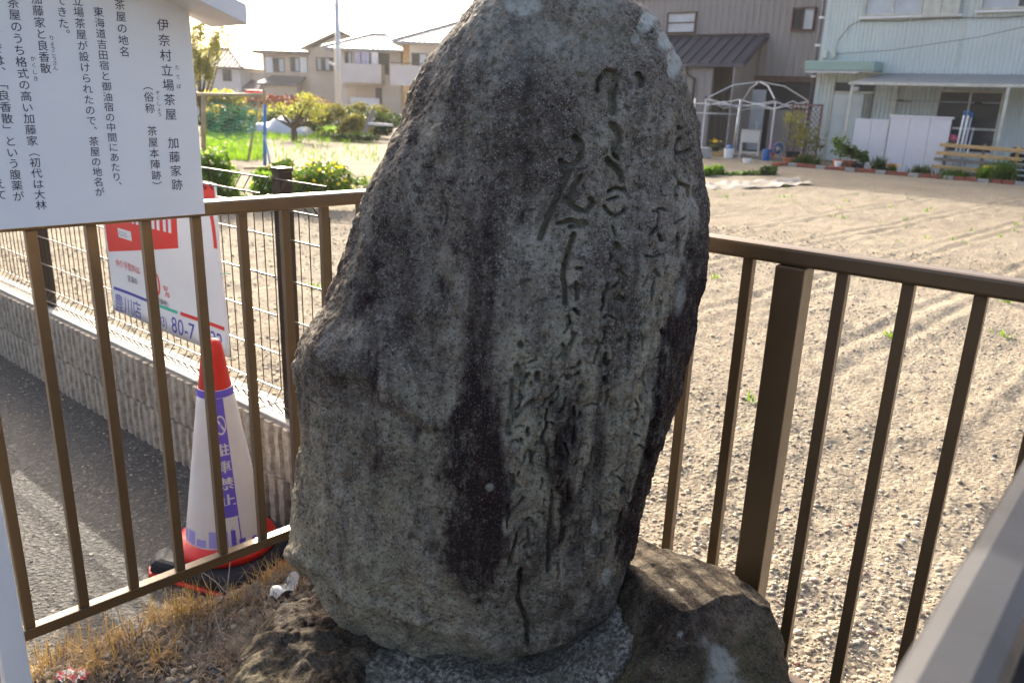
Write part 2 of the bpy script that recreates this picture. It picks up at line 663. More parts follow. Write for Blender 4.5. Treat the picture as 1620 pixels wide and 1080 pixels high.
# ================================================================== GROUND
def field_z(X, Y):
    n = X * N1[0] + Y * N1[1]
    s = X * E1[0] + Y * E1[1]
    z = .125 - .125 * sstep(2, 20, n) - 1.2 * sstep(34, 60, Y - .5 * X)
    near = 1 - sstep(14, 24, n)
    # furrows drawn by a cultivator: pairs of ruts running into the field
    wob = .02 * vnoise(s * .0 + 3, n * .8, 0, 5)
    t = (s + 4.84 - .08 * (n - 9.8) + wob) / .95
    fr = (t - np.floor(t)) * .95
    act = sstep(3.0, 5.5, n) * near * sstep(-12.6, -12.0, s + .0 * n)
    rut = -(np.exp(-((fr - .10) / .035) ** 2) + .8 * np.exp(-((fr - .29) / .03) ** 2)) * .017
    rid = (np.exp(-((fr - .02) / .035) ** 2) + np.exp(-((fr - .20) / .04) ** 2) + .8 * np.exp(-((fr - .37) / .035) ** 2)) * .011
    br = .75 + .35 * vnoise(s * 2.0, n * 1.3, 2, 9)
    z = z + (rut + rid) * act * br
    z = z + .012 * vnoise(X * .9, Y * .9, 0, 1) * near + .012 * vnoise(X * 3.1, Y * 3.1, 0, 2) * near
    cl = fbm(X, Y, 0 * X, 9, 4, 20)
    z = z + .009 * cl * near + .011 * np.clip(vnoise(X * 22, Y * 22, 0, 33) - .35, 0, 1) * near
    return z


def build_field():
    rad = list(1.18 * 1.0085 ** np.arange(470))
    while rad[-1] < 320:
        rad.append(rad[-1] * 1.12)
    rad = np.array(rad)
    ang = np.radians(np.concatenate([np.linspace(-86, -38, 40)[:-1], np.linspace(-38, 40, 560), np.linspace(40, 128, 60)[1:]]))
    RR, AA = np.meshgrid(rad, ang, indexing='ij')
    X, Y = RR * np.sin(AA), RR * np.cos(AA)
    Z = field_z(X, Y)
    n = X * N1[0] + Y * N1[1]
    V = np.stack([X, Y, Z], -1).reshape(-1, 3)
    nr, nc = X.shape
    idx = np.arange(nr * nc).reshape(nr, nc)
    ok = (n[:-1, :-1] > 1.49) & (n[1:, :-1] > 1.49) & (n[:-1, 1:] > 1.49) & (n[1:, 1:] > 1.49)
    F = np.stack([idx[:-1, :-1][ok], idx[:-1, 1:][ok], idx[1:, 1:][ok], idx[1:, :-1][ok]], 1)[:, ::-1]
    used = np.unique(F)
    remap = -np.ones(len(V), int)
    remap[used] = np.arange(len(used))
    o = npmesh('field', V[used], remap[F], 'soil', kind='structure')
    o['label'] = 'dry sandy field with shallow furrows'


build_field()

# road
mb = MB()
P = [sn(-230, 1.47, 0), sn(230, 1.47, 0), sn(230, -230, 0), sn(-230, -230, 0)]
mb.add(P, [(0, 1, 2, 3)][::-1])
o = mb.build('road', 'asphalt', kind='structure')
o.data.flip_normals() if o.data.polygons[0].normal.z < 0 else None

# planting soil inside the railings
xs = np.arange(-2.0, 2.2, .018)
ys = np.arange(-.4, 2.6, .018)
XX, YY = np.meshgrid(xs, ys, indexing='ij')
mm = XX * MD[0] + YY * MD[1]
nn = XX * N1[0] + YY * N1[1]
edge = vnoise(XX * 5, YY * 5, 0, 3) * .03
ZZ = .105 * sstep(-2.06, -1.86, mm + edge) - .02 + .012 * fbm(XX, YY, 0 * XX, 7, 4, 60) + .0 * XX
keep = (nn < 1.53) & (mm > -2.12) & (mm < .6)
idx = np.arange(XX.size).reshape(XX.shape)
ok = keep[:-1, :-1] & keep[1:, :-1] & keep[:-1, 1:] & keep[1:, 1:]
F = np.stack([idx[:-1, :-1][ok], idx[1:, :-1][ok], idx[1:, 1:][ok], idx[:-1, 1:][ok]], 1)
npmesh('planting_soil', np.stack([XX, YY, ZZ], -1).reshape(-1, 3), F, 'litter_soil', kind='structure')


def soil_z(x, y):
    m_ = x * MD[0] + y * MD[1]
    return .105 * sstep(-2.06, -1.86, m_) - .02


# ---------------- pebbles
def ico():
    p = (1 + 5 ** .5) / 2
    v = np.array([(-1, p, 0), (1, p, 0), (-1, -p, 0), (1, -p, 0), (0, -1, p), (0, 1, p), (0, -1, -p), (0, 1, -p), (p, 0, -1), (p, 0, 1), (-p, 0, -1), (-p, 0, 1)], float)
    f = np.array([(0, 11, 5), (0, 5, 1), (0, 1, 7), (0, 7, 10), (0, 10, 11), (1, 5, 9), (5, 11, 4), (11, 10, 2), (10, 7, 6), (7, 1, 8), (3, 9, 4), (3, 4, 2), (3, 2, 6), (3, 6, 8), (3, 8, 9), (4, 9, 5), (2, 4, 11), (6, 2, 10), (8, 6, 7), (9, 8, 1)])
    return v / np.linalg.norm(v[0]), f


def pebbles(name, pos, size, tone, label):
    v, f = ico()
    n = len(pos)
    sc = size[:, None] * np.stack([RNG.uniform(.7, 1.3, n), RNG.uniform(.6, 1.0, n), RNG.uniform(.35, .7, n)], 1)
    V = v[None] * (1 + RNG.uniform(-.18, .18, (n, 12)))[:, :, None] * sc[:, None, :]
    a = RNG.uniform(0, 2 * math.pi, n)
    ca, sa = np.cos(a)[:, None], np.sin(a)[:, None]
    X = V[:, :, 0] * ca - V[:, :, 1] * sa
    Y = V[:, :, 0] * sa + V[:, :, 1] * ca
    V = np.stack([X, Y, V[:, :, 2]], 2) + pos[:, None, :]
    F = f[None] + (np.arange(n) * 12)[:, None, None]
    o = npmesh(name, V.reshape(-1, 3), F.reshape(-1, 3), 'pebble', smooth=True)
    at_ = o.data.attributes.new('tone', 'FLOAT', 'POINT')
    at_.data.foreach_set('value', np.repeat(tone, 12).astype(np.float32))
    return stuff(o, label, 'gravel')


n_p = 52000
u = RNG.uniform(0, 1, n_p)
d = 1.6 + 8.0 * u ** 1.9
ang = np.radians(RNG.uniform(-36, 40, n_p))
px_, py_ = d * np.sin(ang), d * np.cos(ang)
nn = px_ * N1[0] + py_ * N1[1]
ss = px_ * E1[0] + py_ * E1[1]
dens = np.clip(.55 + .9 * vnoise(px_ * 1.3, py_ * 1.3, 0, 50), .08, 1)
k = (nn > 1.6) & (RNG.uniform(0, 1, n_p) < dens)
px_, py_, d = px_[k], py_[k], d[k]
sz = .0028 + .0085 * RNG.uniform(0, 1, len(d)) ** 4.2 + .0005 * d
pz_ = field_z(px_, py_) + sz * .15
pebbles('field_gravel', np.stack([px_, py_, pz_], 1), sz, RNG.uniform(0, 1, len(d)), 'loose pebbles strewn over the sandy field behind the railings')
n_p = 9000
px_, py_ = RNG.uniform(-1.6, 1.2, n_p), RNG.uniform(.4, 2.2, n_p)
mm = px_ * MD[0] + py_ * MD[1]
nn = px_ * N1[0] + py_ * N1[1]
k = (mm > -1.98) & (nn < 1.5) & (mm < .3)
px_, py_ = px_[k], py_[k]
sz = .004 + .012 * RNG.uniform(0, 1, len(px_)) ** 2.2
pebbles('planting_gravel', np.stack([px_, py_, soil_z(px_, py_) + .006 + sz * .1], 1), sz, RNG.uniform(0, .8, len(px_)) ** 1.3, 'small blue-grey stones among the dead grass by the base rock')

n_p = 9000
s_ = RNG.uniform(-5.2, -1.2, n_p)
n_q = RNG.uniform(-1.2, 1.36, n_p)
px_, py_ = E1[0] * s_ + N1[0] * n_q, E1[1] * s_ + N1[1] * n_q
k = (px_ * MD[0] + py_ * MD[1] < -1.9)
px_, py_ = px_[k], py_[k]
sz = .0018 + .0042 * RNG.uniform(0, 1, len(px_)) ** 3
pebbles('road_grit', np.stack([px_, py_, sz * .25], 1), sz, RNG.uniform(0, 1, len(px_)), 'loose grit lying on the worn asphalt beside the block wall')

# ================================================================== KERB WALL OF SPLIT-FACE BLOCKS
S_END = -1.90
wall = thing('block_wall', 'low ribbed concrete block kerb wall under the dark mesh fence', 'wall', sn(S_END, 1.41), ANG_E)
core = MB().box(-8.4, -.004, .008, .112, -.05, .366)
core.build('mortar_core', 'concrete', wall)
blk = MB()
bw, bh, nr_ = .392, .188, 7
prof = []
w0 = bw / nr_
for i in range(nr_):
    x0 = i * w0
    prof += [(x0 + .004, 0.0), (x0 + .010, -.016), (x0 + w0 - .012, -.019), (x0 + w0 - .004, -.002)]
rows_ = 6
vs_, fs_ = [], []
rr = random.Random(3)
pts = [(0, .06)] + [(min(max(x, .001), bw - .001), y) for x, y in prof] + [(bw, .06)]
kk = len(pts)
for j in range(rows_ + 1):
    for i, (x, y) in enumerate(pts):
        jy = rr.uniform(-.0035, .0035) if 0 < i < kk - 1 else 0
        vs_.append((x + (rr.uniform(-.002, .002) if 0 < i < kk - 1 else 0), y + jy, bh * j / rows_))
for j in range(rows_):
    for i in range(kk - 1):
        a = j * kk + i
        fs_.append((a, a + 1, a + 1 + kk, a + kk))
fs_.append(tuple(range(rows_ * kk, (rows_ + 1) * kk)))
fs_.append(tuple(range(kk))[::-1])
blk.add(vs_, fs_)
first = blk.build('block', 'block', wall)
first.location = (-bw - .004, 0, .184)
for r_ in range(2):
    for i in range(21):
        if r_ == 1 and i == 0:
            continue
        b = first.copy()
        C.objects.link(b)
        b.parent = wall
        b.location = (-(i + 1) * (bw + .006) + (.0 if r_ else .19) - .002, rr.uniform(-.003, .003), .184 if r_ else -.012)
        if r_ == 0 and i == 0:
            b.scale = (.5, 1, 1)
            b.location.x = -.199
for i in range(21):
    mbc = MB().box(0, .394, .002, .120, 0, .012)
    if i == 0:
        cap0 = mbc.build('cap', 'concrete', wall, bevel=.003)
        cb = cap0
    else:
        cb = cap0.copy()
        C.objects.link(cb)
        cb.parent = wall
    cb.location = (-(i + 1) * .398, 0, .3722)

# ================================================================== MESH FENCE ON THE WALL
mf = thing('mesh_fence', 'dark welded wire mesh fence with folded top standing on the block wall', 'fence', sn(-2.15, 1.462, .372), ANG_E)
TOPZ = .83
for i, sx in enumerate((0, -2.0, -4.0, -6.0)):
    p = MB().box(sx - .022, sx + .022, -.022, .022, .012, TOPZ)
    p.build('post', 'steel_post', mf, bevel=.002)
    MB().box(sx - .025, sx + .025, -.025, .025, TOPZ, TOPZ + .012).build('post_cap', 'steel_post', mf, bevel=.002)


def mesh_panel(x0, x1):
    g = MB()
    zz = [.03, .075, .115, .24, .37, .50, .63, .72, .765, .81]
    yy = {.03: 0, .075: -.028, .115: 0, .72: 0, .765: -.035, .81: -.004}
    line = [(z, yy.get(z, 0) - .03) for z in zz]
    n = int((x1 - x0) / .05)
    for i in range(n + 1):
        x = x0 + (x1 - x0) * i / n
        g.tube([(x, y, z) for z, y in line], .0021, 4)
    o = g.build('vertical_wires', 'wire', mf, kind='stuff')
    for z, y in line:
        for off in ((0,) if .2 < z < .7 else (0,)):
            MB().tube([(x0, y - .004, z + off), (x1, y - .004, z + off)], .0030, 6).build('horizontal_wire', 'wire', mf)


for a_, b_ in ((-1.98, -.02), (-3.98, -2.02), (-5.98, -4.02), (.02, .27)):
    mesh_panel(a_, b_)

# ================================================================== ADVERTISING SHEET ON THE MESH FENCE
ALLTXT = '伊奈村立場茶屋加藤家跡（）俗称本陣の地名東海道吉田宿と御油中間にあたり、設けられで。てきたつ良香散うち格式高い初代は大林右衛門「」という腹薬がぞくしょうたばりさんかえいたてばこきくう'
load_glyphs(ALLTXT)
load_glyphs('仲介手数料は家賃の0123456789%()-豊川店ミニ検索miniー別途消費税')
load_glyphs('駐車禁止')
load_glyphs('豊川店minL', .02)
bx0, bz0 = -3.335, .535
ban = thing('advertising_sheet', 'white and red printed sheet with blue telephone number tied to the mesh fence', 'banner', sn(bx0, 1.413, bz0), ANG_E)
W_, H_ = .885, .605
sheet = MB()
ns, nz_ = 30, 14
sv_ = []
for j in range(nz_ + 1):
    for i in range(ns + 1):
        x, z = W_ * i / ns, H_ * j / nz_
        sv_.append((x, .004 * math.sin(x * 9 + z * 4) + .003 * math.sin(z * 13), z))
sheet.add(sv_, [(j * (ns + 1) + i, j * (ns + 1) + i + 1, (j + 1) * (ns + 1) + i + 1, (j + 1) * (ns + 1) + i) for j in range(nz_) for i in range(ns)])
so_ = sheet.build('sheet', 'banner', ban, smooth=True)
md = so_.modifiers.new('thick', 'SOLIDIFY')
md.thickness = .0012
md.offset = 1


def onsheet(mb, x0, z0, name, mat, dy=.0022, shear=0.0):
    """letters laid in x-y: map onto the wavy sheet"""
    out = []
    for x, y, z in mb.v:
        X, Z = x + x0 + shear * y, y + z0
        out.append((X, .004 * math.sin(X * 9 + Z * 4) + .003 * math.sin(Z * 13) - dy, Z))
    mb.v = out
    return mb.build(name, mat, ban)


def flat(x0, x1, z0, z1, n=12):
    g = MB()
    vs = []
    for j in (0, 1):
        for i in range(n + 1):
            vs.append((x0 + (x1 - x0) * i / n, z0 + (z1 - z0) * j, 0))
    g.add(vs, [(i, i + 1, i + n + 2, i + n + 1) for i in range(n)])
    return g


def flatgrid(x0, x1, z0, z1, n=20, k=6):
    g = MB()
    g.add([(x0 + (x1 - x0) * i / n, z0 + (z1 - z0) * j / k, 0) for j in range(k + 1) for i in range(n + 1)],
          [(j * (n + 1) + i, j * (n + 1) + i + 1, (j + 1) * (n + 1) + i + 1, (j + 1) * (n + 1) + i) for j in range(k) for i in range(n)])
    return g


rp = MB()
rp.add([(.015 + .585 * i / 20, (.594 * j + (.248 + .10 * i / 20) * (6 - j)) / 6, 0) for j in range(7) for i in range(21)],
       [(j * 21 + i, j * 21 + i + 1, (j + 1) * 21 + i + 1, (j + 1) * 21 + i) for j in range(6) for i in range(20)])
onsheet(rp, 0, 0, 'red_panel', 'red', .0016)
onsheet(flatgrid(.602, .872, .50, .594), 0, 0, 'red_band', 'red', .0016)
# rounded white lettering of the shop name, tops hidden by the board
nm = row('minimini', .155, .02, .0)
onsheet(nm, .03, .40, 'shop_lettering', 'banner', .0026)
onsheet(flatgrid(.13, .25, .325, .362, 6, 2), 0, 0, 'search_box', 'banner', .0022)
onsheet(row('ミニミニ', .024, 0.0), .137, .334, 'search_lettering', 'ink', .0030)
onsheet(flatgrid(.345, .405, .325, .365, 4, 2), 0, 0, 'search_button', 'banner', .0022)
onsheet(row('検索', .022, 0.0), .350, .336, 'search_lettering', 'ink', .0030)
onsheet(row('仲介手数料は', .036, 0.0), .065, .198, 'red_lettering', 'red')
onsheet(row('家賃の', .030, 0.0), .155, .150, 'black_lettering', 'ink')
onsheet(row('0', .135, 0.0), .378, .140, 'red_digit', 'red')
onsheet(row('%', .062, 0.0), .462, .145, 'red_percent_sign', 'red')
onsheet(row('(別途消費税)', .026, 0.0), .34, .108, 'black_lettering', 'ink')
onsheet(flatgrid(.02, .31, .092, .104), 0, 0, 'blue_rule', 'blue')
onsheet(flatgrid(.31, .55, .092, .104), 0, 0, 'green_rule', 'green')
onsheet(flatgrid(.57, .86, .092, .106), 0, 0, 'red_rule', 'red')
onsheet(row('豊川店', .078, 0.0), .022, .012, 'branch_lettering', 'blue')
onsheet(row('(0533)', .056, 0.0, -.03), .330, .020, 'telephone_lettering', 'blue')
onsheet(row('80-7', .088, 0.0), .50, .014, 'telephone_lettering', 'blue')
onsheet(row('32', .088, 0.0), .765, .014, 'telephone_lettering', 'blue')
# arc of the red corner field at the right
arc = MB()
pa = []
for i in range(13):
    t_ = i / 12
    pa.append((.845 - .11 * (1 - math.cos(t_ * 1.5)), .385 + .215 * math.sin(t_ * 1.5)))
vs = [(x, z, 0) for x, z in pa] + [(x + .024 + .0, z, 0) for x, z in pa]
arc.add(vs, [(i, i + 13, i + 14, i + 1) for i in range(12)])
onsheet(arc, 0, 0, 'red_arc', 'red')
for zx in ((.012, .59), (.873, .59), (.012, .02), (.873, .30)):
    t_ = MB().tube([(zx[0], -.004, zx[1]), (zx[0] + (.02 if zx[0] > .5 else -.02), .01, zx[1] + .003), (zx[0] + (.03 if zx[0] > .5 else -.03), .02, zx[1])], .0016, 5)
    t_.build('cable_tie', 'green', ban)

# ================================================================== RAILINGS
ZT, ZB = 1.145, .218
RH, RW = .036, .046


def railing(name, label, loc, ang, bars, posts, x0, x1, w=.022, bd=.020, mat='bronze', rb_=.007):
    t = thing(name, label, 'railing', loc, ang, 'bronze railings round the monument')
    MB().box(x0, x1, -RW / 2, RW / 2, ZT, ZT + RH).build('top_rail', mat, t, bevel=rb_)
    segs = sorted([x0] + [p for p in posts if x0 < p < x1] + [x1])
    MB().box(x0, x1, -.0145, .0145, ZB - .028, ZB).build('bottom_rail', mat, t, bevel=.002)
    bm_ = MB().box(-w / 2, w / 2, -bd / 2, bd / 2, ZB + .0005, ZT - .0005)
    f0 = None
    for b in bars:
        if f0 is None:
            o = f0 = bm_.build('baluster', mat, t, bevel=.0015)
        else:
            o = f0.copy()
            C.objects.link(o)
            o.parent = t
        o.location = (b, 0, 0)
    for p in posts:
        o = MB().box(-.03, .03, -.0285, .0285, -.05, ZT - .001).build('post', mat, t, bevel=.003)
        o.location = (p, 0, 0)
    return t


L0 = np.array([-1.028, 1.668])
SPC = .1188
lb = [i * SPC for i in range(-12, 8) if i != -9]
CORN = 8 * SPC - .004
railing('metal_railing', 'bronze railing behind the white information board, beside the traffic cone', (L0[0], L0[1], 0), ANG_A, lb, [-9 * SPC, CORN], -1.5, CORN + .023)
R0 = np.array([.5626, 1.5777])
rb = [-(.096 + i * SPC) for i in range(0, 9)] + [.096 + i * SPC for i in range(0, 4)]
railing('metal_railing', 'bronze railing behind the monument, facing the sandy field', (R0[0], R0[1], 0), ANG_E, rb, [0.0, .546], -1.14, .522)
# near run, starting from the right-hand corner
q = R0 + E1 * .546
railing('metal_railing', 'grey metal railing nearest the viewer, its top rail cutting the lower right corner', (q[0], q[1], 0), R(49.7), [-.09 - i * SPC for i in range(14) if i != 8], [-.09 - 8 * SPC], -2.0, .018, mat='greyrail', rb_=.013)

# ================================================================== INFORMATION BOARD
MB_ = -1.72
org = AD * .0 + MD * MB_
board = thing('information_board', 'white information board with vertical Japanese text on white posts', 'sign', (org[0], org[1], 0), ANG_A)
# local x along AD, local -y towards the viewer
MB().box(-.55, .7602, 0, .022, 1.1775, 1.78).build('panel', 'board', board, bevel=.0012)
MB().box(-.55, .7602, .0235, .045, 1.19, 1.215).build('back_batten', 'whitepaint', board, bevel=.001)
for lx in (.250, -.40):
    MB().box(lx, lx + .050, .024, .070, -.05, 1.86).build('leg', 'whitepaint', board, bevel=.003)


def roof_half(sgn):
    x0 = .105
    L = .80
    a_ = R(20)
    t = .075
    g = MB()
    yf, yb = -.12, .045
    xe, ze = .825, 1.605
    xs_, zs_ = .105, ze + (.825 - .105) * math.tan(a_)
    top = [(xs_, zs_), (xe, ze)]
    if sgn < 0:
        top = [(2 * .105 - xe, ze), (xs_, zs_)]
    (xa, za), (xb, zb) = top
    tt = .038
    g.add([(xa, yf, za), (xb, yf, zb), (xb, yb, zb), (xa, yb, za), (xa, yf, za - tt), (xb, yf, zb - tt), (xb, yb, zb - tt), (xa, yb, za - tt)],
          [(0, 1, 2, 3), (7, 6, 5, 4), (4, 5, 1, 0), (5, 6, 2, 1), (6, 7, 3, 2), (7, 4, 0, 3)])
    g.build('roof_slab', 'whitepaint', board, bevel=.002)


roof_half(1)
roof_half(-1)


def put_col(text, a0, z0, pitch, em, name='lettering'):
    k = 0
    for seg in text.split('　'):
        g = column(seg, pitch, em)
        g.v = [(a0 + x, -.0007 - z, z0 - k * pitch + y) for x, y, z in g.v]
        g.build(name, 'ink', board)
        k += len(seg) + 1


put_col('伊奈村立場茶屋　加藤家跡', .7035, 1.561, .0288, .0245)
put_col('（俗称　茶屋本陣跡）', .6620, 1.444, .0223, .0205)
put_col('茶屋の地名', .6235, 1.591, .0213, .0198)
put_col('東海道吉田宿と御油宿の中間にあたり、', .5830, 1.5745, .0193, .0186)
put_col('立場茶屋が設けられたので、茶屋の地名が', .5478, 1.5905, .0196, .0188)
put_col('つてきた。', .5192, 1.6080, .0196, .0190)
put_col('加藤家と良香散', .4790, 1.5870, .0198, .0192)
put_col('茶屋のうち格式の高い加藤家（初代は大林', .4402, 1.5770, .0199, .0193)
put_col('左衛門）では、「良香散」という腹薬が'.replace('左', '右'), .4045, 1.5790, .0201, .0193)
put_col('えて', .3765, 1.262, .0201, .0193)
put_col('たてば', .7250, 1.481, .0185, .0100, 'ruby_lettering')
put_col('ぞくしょう', .6805, 1.430, .0106, .0095, 'ruby_lettering')
put_col('りょうこうさん', .4957, 1.522, .0088, .0092, 'ruby_lettering')
put_col('かくしき', .4602, 1.484, .0116, .0095, 'ruby_lettering')

# ================================================================== TRAFFIC CONE
cp = at_z(362, 884, 0.0)
cone = thing('traffic_cone', 'red and white no-parking traffic cone on black rubber base behind the railing', 'traffic cone', (cp[0], cp[1], 0), R(-20))


def rcone(z):
    return .123 + (.0265 - .123) * (z - .075) / (.735 - .075)


# rubber weight: octagonal slab with a red rim underneath
def octo(r, c):
    return [(r, -c), (r, c), (c, r), (-c, r), (-r, c), (-r, -c), (-c, -r), (c, -r)]


g = MB()
lev = [(.172, .142, .016), (.177, .147, .022), (.173, .143, .046), (.164, .134, .056), (.154, .122, .060)]
vs = []
for r_, c_, z_ in lev:
    vs += [(x, y, z_) for x, y in octo(r_, c_)]
fs = [tuple(range(8))[::-1], tuple(range((len(lev) - 1) * 8, len(lev) * 8))]
for i in range(len(lev) - 1):
    for j in range(8):
        fs.append((i * 8 + j, i * 8 + (j + 1) % 8, (i + 1) * 8 + (j + 1) % 8, (i + 1) * 8 + j))
g.add(vs, fs).build('rubber_weight', 'rubber', cone, bevel=.003)
g = MB()
vs = []
for r_, c_, z_ in [(.179, .148, .001), (.182, .150, .008), (.179, .148, .0155)]:
    vs += [(x, y, z_) for x, y in octo(r_, c_)]
fs = [tuple(range(8))[::-1], tuple(range(16, 24))]
for i in range(2):
    for j in range(8):
        fs.append((i * 8 + j, i * 8 + (j + 1) % 8, (i + 1) * 8 + (j + 1) % 8, (i + 1) * 8 + j))
g.add(vs, fs).build('base_plate', 'redplastic', cone, bevel=.001)
MB().lathe([(.08, .061), (.147, .061), (.152, .068), (.152, .082), (.145, .094), (.134, .099), (.128, .106), (.117, .109)], 64).build('weight_ring', 'redplastic', cone, smooth=True, auto=True)
zc = .592
pr = [(rcone(.10), .10)] + [(rcone(z), z) for z in np.linspace(.14, .72, 12)] + [(.0255, .728), (.021, .735), (.012, .739), (.0005, .740)]
MB().lathe(pr, 64).build('cone_body', 'redplastic', cone, smooth=True)
sl = [(rcone(z) + .0022, z) for z in np.linspace(.108, zc, 10)]
sleeve = MB().lathe(sl + [(rcone(zc) + .0005, zc + .0005)], 96).build('sleeve', 'cone', cone, smooth=True)


def wrap(mb, name, mat, th0, dr=.0030, par=None):
    """x = arc length measured from angle th0, y = height"""
    out = []
    for x, y, z in mb.v:
        r_ = rcone(y) + dr + z
        th = th0 + x / .085
        out.append((r_ * math.cos(th), r_ * math.sin(th), y))
    mb.v = out
    return mb.build(name, mat, par or sleeve, smooth=False)


def wgrid(x0, x1, y0, y1, nx=10, ny=10, sh=None):
    g = MB()
    vs = []
    for j in range(ny + 1):
        for i in range(nx + 1):
            y = y0 + (y1 - y0) * j / ny
            x = x0 + (x1 - x0) * i / nx
            vs.append((x, y, 0))
    g.add(vs, [(j * (nx + 1) + i, j * (nx + 1) + i + 1, (j + 1) * (nx + 1) + i + 1, (j + 1) * (nx + 1) + i) for j in range(ny) for i in range(nx)])
    return g


# direction towards the viewer, in the cone's own frame
TH = math.atan2(-cp[1], -cp[0]) - R(-20)
wrap(wgrid(-.262, .262, zc - .022, zc - .0005, 64, 1), 'top_band', 'purple', TH, .0027)
gb = MB()
gb.add([(-.042, .30, 0), (-.018, .275, 0), (.006, .30, 0), (.006, .545, 0), (-.052, .545, 0)], [(0, 1, 2, 3, 4)])
wrap(wgrid(-.024, .031, .205, zc - .023, 5, 10), 'purple_panel', 'purple', TH, .0027)
g = MB()
g.add([(-.024, .2045, 0), (-.024, .200, 0), (.012, .165, 0), (.031, .200, 0), (.031, .2045, 0)], [(0, 1, 2, 3, 4)])
wrap(g, 'panel_tip', 'purple', TH, .0027)
wrap(wgrid(.028, .031, .112, .20, 1, 8), 'fold_line', 'purple', TH, .0028)
g = MB()
ring = []
for j in range(2):
    for i in range(32):
        a_ = 2 * math.pi * i / 32
        r_ = (.0235, .0190)[j]
        ring.append((.009 + r_ * math.cos(a_) * .85, .490 + r_ * 1.25 * math.sin(a_), 0))
g.add(ring, [(i, (i + 1) % 32, 32 + (i + 1) % 32, 32 + i) for i in range(32)])
c45 = math.cos(R(45)) * .024
g.add([(.009 - c45 * .75 - .003, .490 + c45, 0), (.009 - c45 * .75 + .003, .490 + c45 + .003, 0), (.009 + c45 * .75 + .003, .490 - c45, 0), (.009 + c45 * .75 - .003, .490 - c45 - .003, 0)], [(0, 1, 2, 3)])
wrap(g, 'no_parking_symbol', 'cone', TH, .0036)
g = MB()
for bx_, by_ in ((0, 0), (.0016, 0), (.0008, .0012), (-.0010, .0004)):
    c_ = column('駐車禁止', .052, .040)
    g.add([(x + bx_, y + by_, (bx_ + 2 * by_) * .05) for x, y, z in c_.v], c_.f)
g.v = [(x + .009, y + .415, z) for x, y, z in g.v]
wrap(g, 'warning_lettering', 'cone', TH, .0036)
rk = random.Random(5)
x = -.20
while x < .24:                                                   # little town and cars round the foot
    w_ = rk.uniform(.012, .028)
    h_ = rk.uniform(.02, .055)
    if -.06 < x < .012:
        h_ = .052
    if x > .01:
        h_ = rk.uniform(.008, .022)
    wrap(wgrid(x, x + w_ - .002, .112, .112 + h_, 2, 2), 'printed_building', 'palepurple' if x < .0 else 'purple', TH, .0028)
    x += w_ + (.004 if x < .01 else .014)

# ================================================================== MONUMENT STONE
YS = 1.54
left_px = [(840, -92), (800, -45), (775, -15), (757, 0), (715, 45), (680, 85), (650, 130), (625, 180), (600, 220), (580, 262), (565, 310), (552, 345), (540, 390), (525, 430), (505, 480), (483, 520), (471, 560), (470, 620), (470, 680), (462, 740), (458, 800), (455, 860), (468, 905), (498, 945), (535, 975), (575, 1008), (640, 1045), (700, 1070)]
right_px = [(895, -92), (935, -60), (965, -25), (988, 0), (1022, 30), (1050, 60), (1074, 95), (1089, 150), (1101, 200), (1107, 250), (1111, 300), (1117, 330), (1118, 400), (1113, 460), (1102, 530), (1092, 590), (1073, 650), (1055, 700), (1030, 760), (1011, 830), (1000, 880), (985, 930), (955, 975), (915, 1015), (860, 1055), (820, 1075)]
LP = np.array([at_y(x, y, YS) for x, y in left_px])[::-1]
RP = np.array([at_y(x, y, YS) for x, y in right_px])[::-1]
# the right side has a small flake standing proud: it is in the outline already
z0, z1 = .16, min(LP[-1, 2], RP[-1, 2]) - .002
NR, NCF, NCB = 860, 720, 70
tz = np.linspace(0, 1, NR)
zr = z0 + (z1 - z0) * tz
zr[-25:] = z1 + (zr[-25:] - z1)
xl = np.interp(zr, LP[:, 2], LP[:, 0])
xr = np.interp(zr, RP[:, 2], RP[:, 0])
mk = zr < min(LP[0, 2], RP[0, 2]) + .02
# smooth the outline a little
ker = np.hanning(17)
ker /= ker.sum()
xl = np.convolve(np.pad(xl, 8, 'edge'), ker, 'valid')
xr = np.convolve(np.pad(xr, 8, 'edge'), ker, 'valid')
xl -= .004
xr += .004
cap = np.sqrt(np.clip(1 - ((zr - (z1 - .10)) / .1001).clip(0, 1) ** 2, 0, 1))
xc, hw = (xl + xr) / 2, (xr - xl) / 2 * np.interp(zr, [1.25, 1.55], [.957, .925])
hw = hw * (.15 + .85 * cap) * np.where(zr > z1 - .1, 1, 1)
dep = np.interp(zr, [.12, .20, .30, .42, .58, .85, 1.15, 1.4, 1.6, 1.72], [.05, .075, .125, .185, .235, .255, .225, .18, .13, .07]) * (.1 + .9 * cap)
phf = np.linspace(-math.pi / 2, math.pi / 2, NCF)
phb = np.linspace(math.pi / 2, 1.5 * math.pi, NCB + 2)[1:-1]
ph = np.concatenate([phf, phb])
pw = 2.0 / 2.5
cs, sn_ = np.cos(ph), np.sin(ph)
ux = np.sign(sn_) * np.abs(sn_) ** (pw)
uy = -np.sign(cs) * np.abs(cs) ** (pw)
X = xc[:, None] + hw[:, None] * ux[None]
Y = YS + dep[:, None] * np.where(uy > 0, .5 * uy, uy)[None]
Zg = np.repeat(zr[:, None], len(ph), 1)
front = (cs > 0)[None, :] * np.ones_like(X)
# outward direction in plan
nx = (np.abs(ux) ** 1.5 * np.sign(ux))[None] / hw[:, None].clip(.05)
ny = (np.abs(uy) ** 1.5 * np.sign(uy))[None] / dep[:, None].clip(.05)
ln = np.hypot(nx, ny)
nx, ny = nx / ln, ny / ln
PX, PY = proj(np.stack([X, Y, Zg], -1).reshape(-1, 3))
PX, PY = PX.reshape(X.shape), PY.reshape(X.shape)
wq = fbm(X, Y, Zg, 16, 3, 300)
wq2 = fbm(X, Y, Zg, 16, 3, 340)
D = np.zeros_like(X)
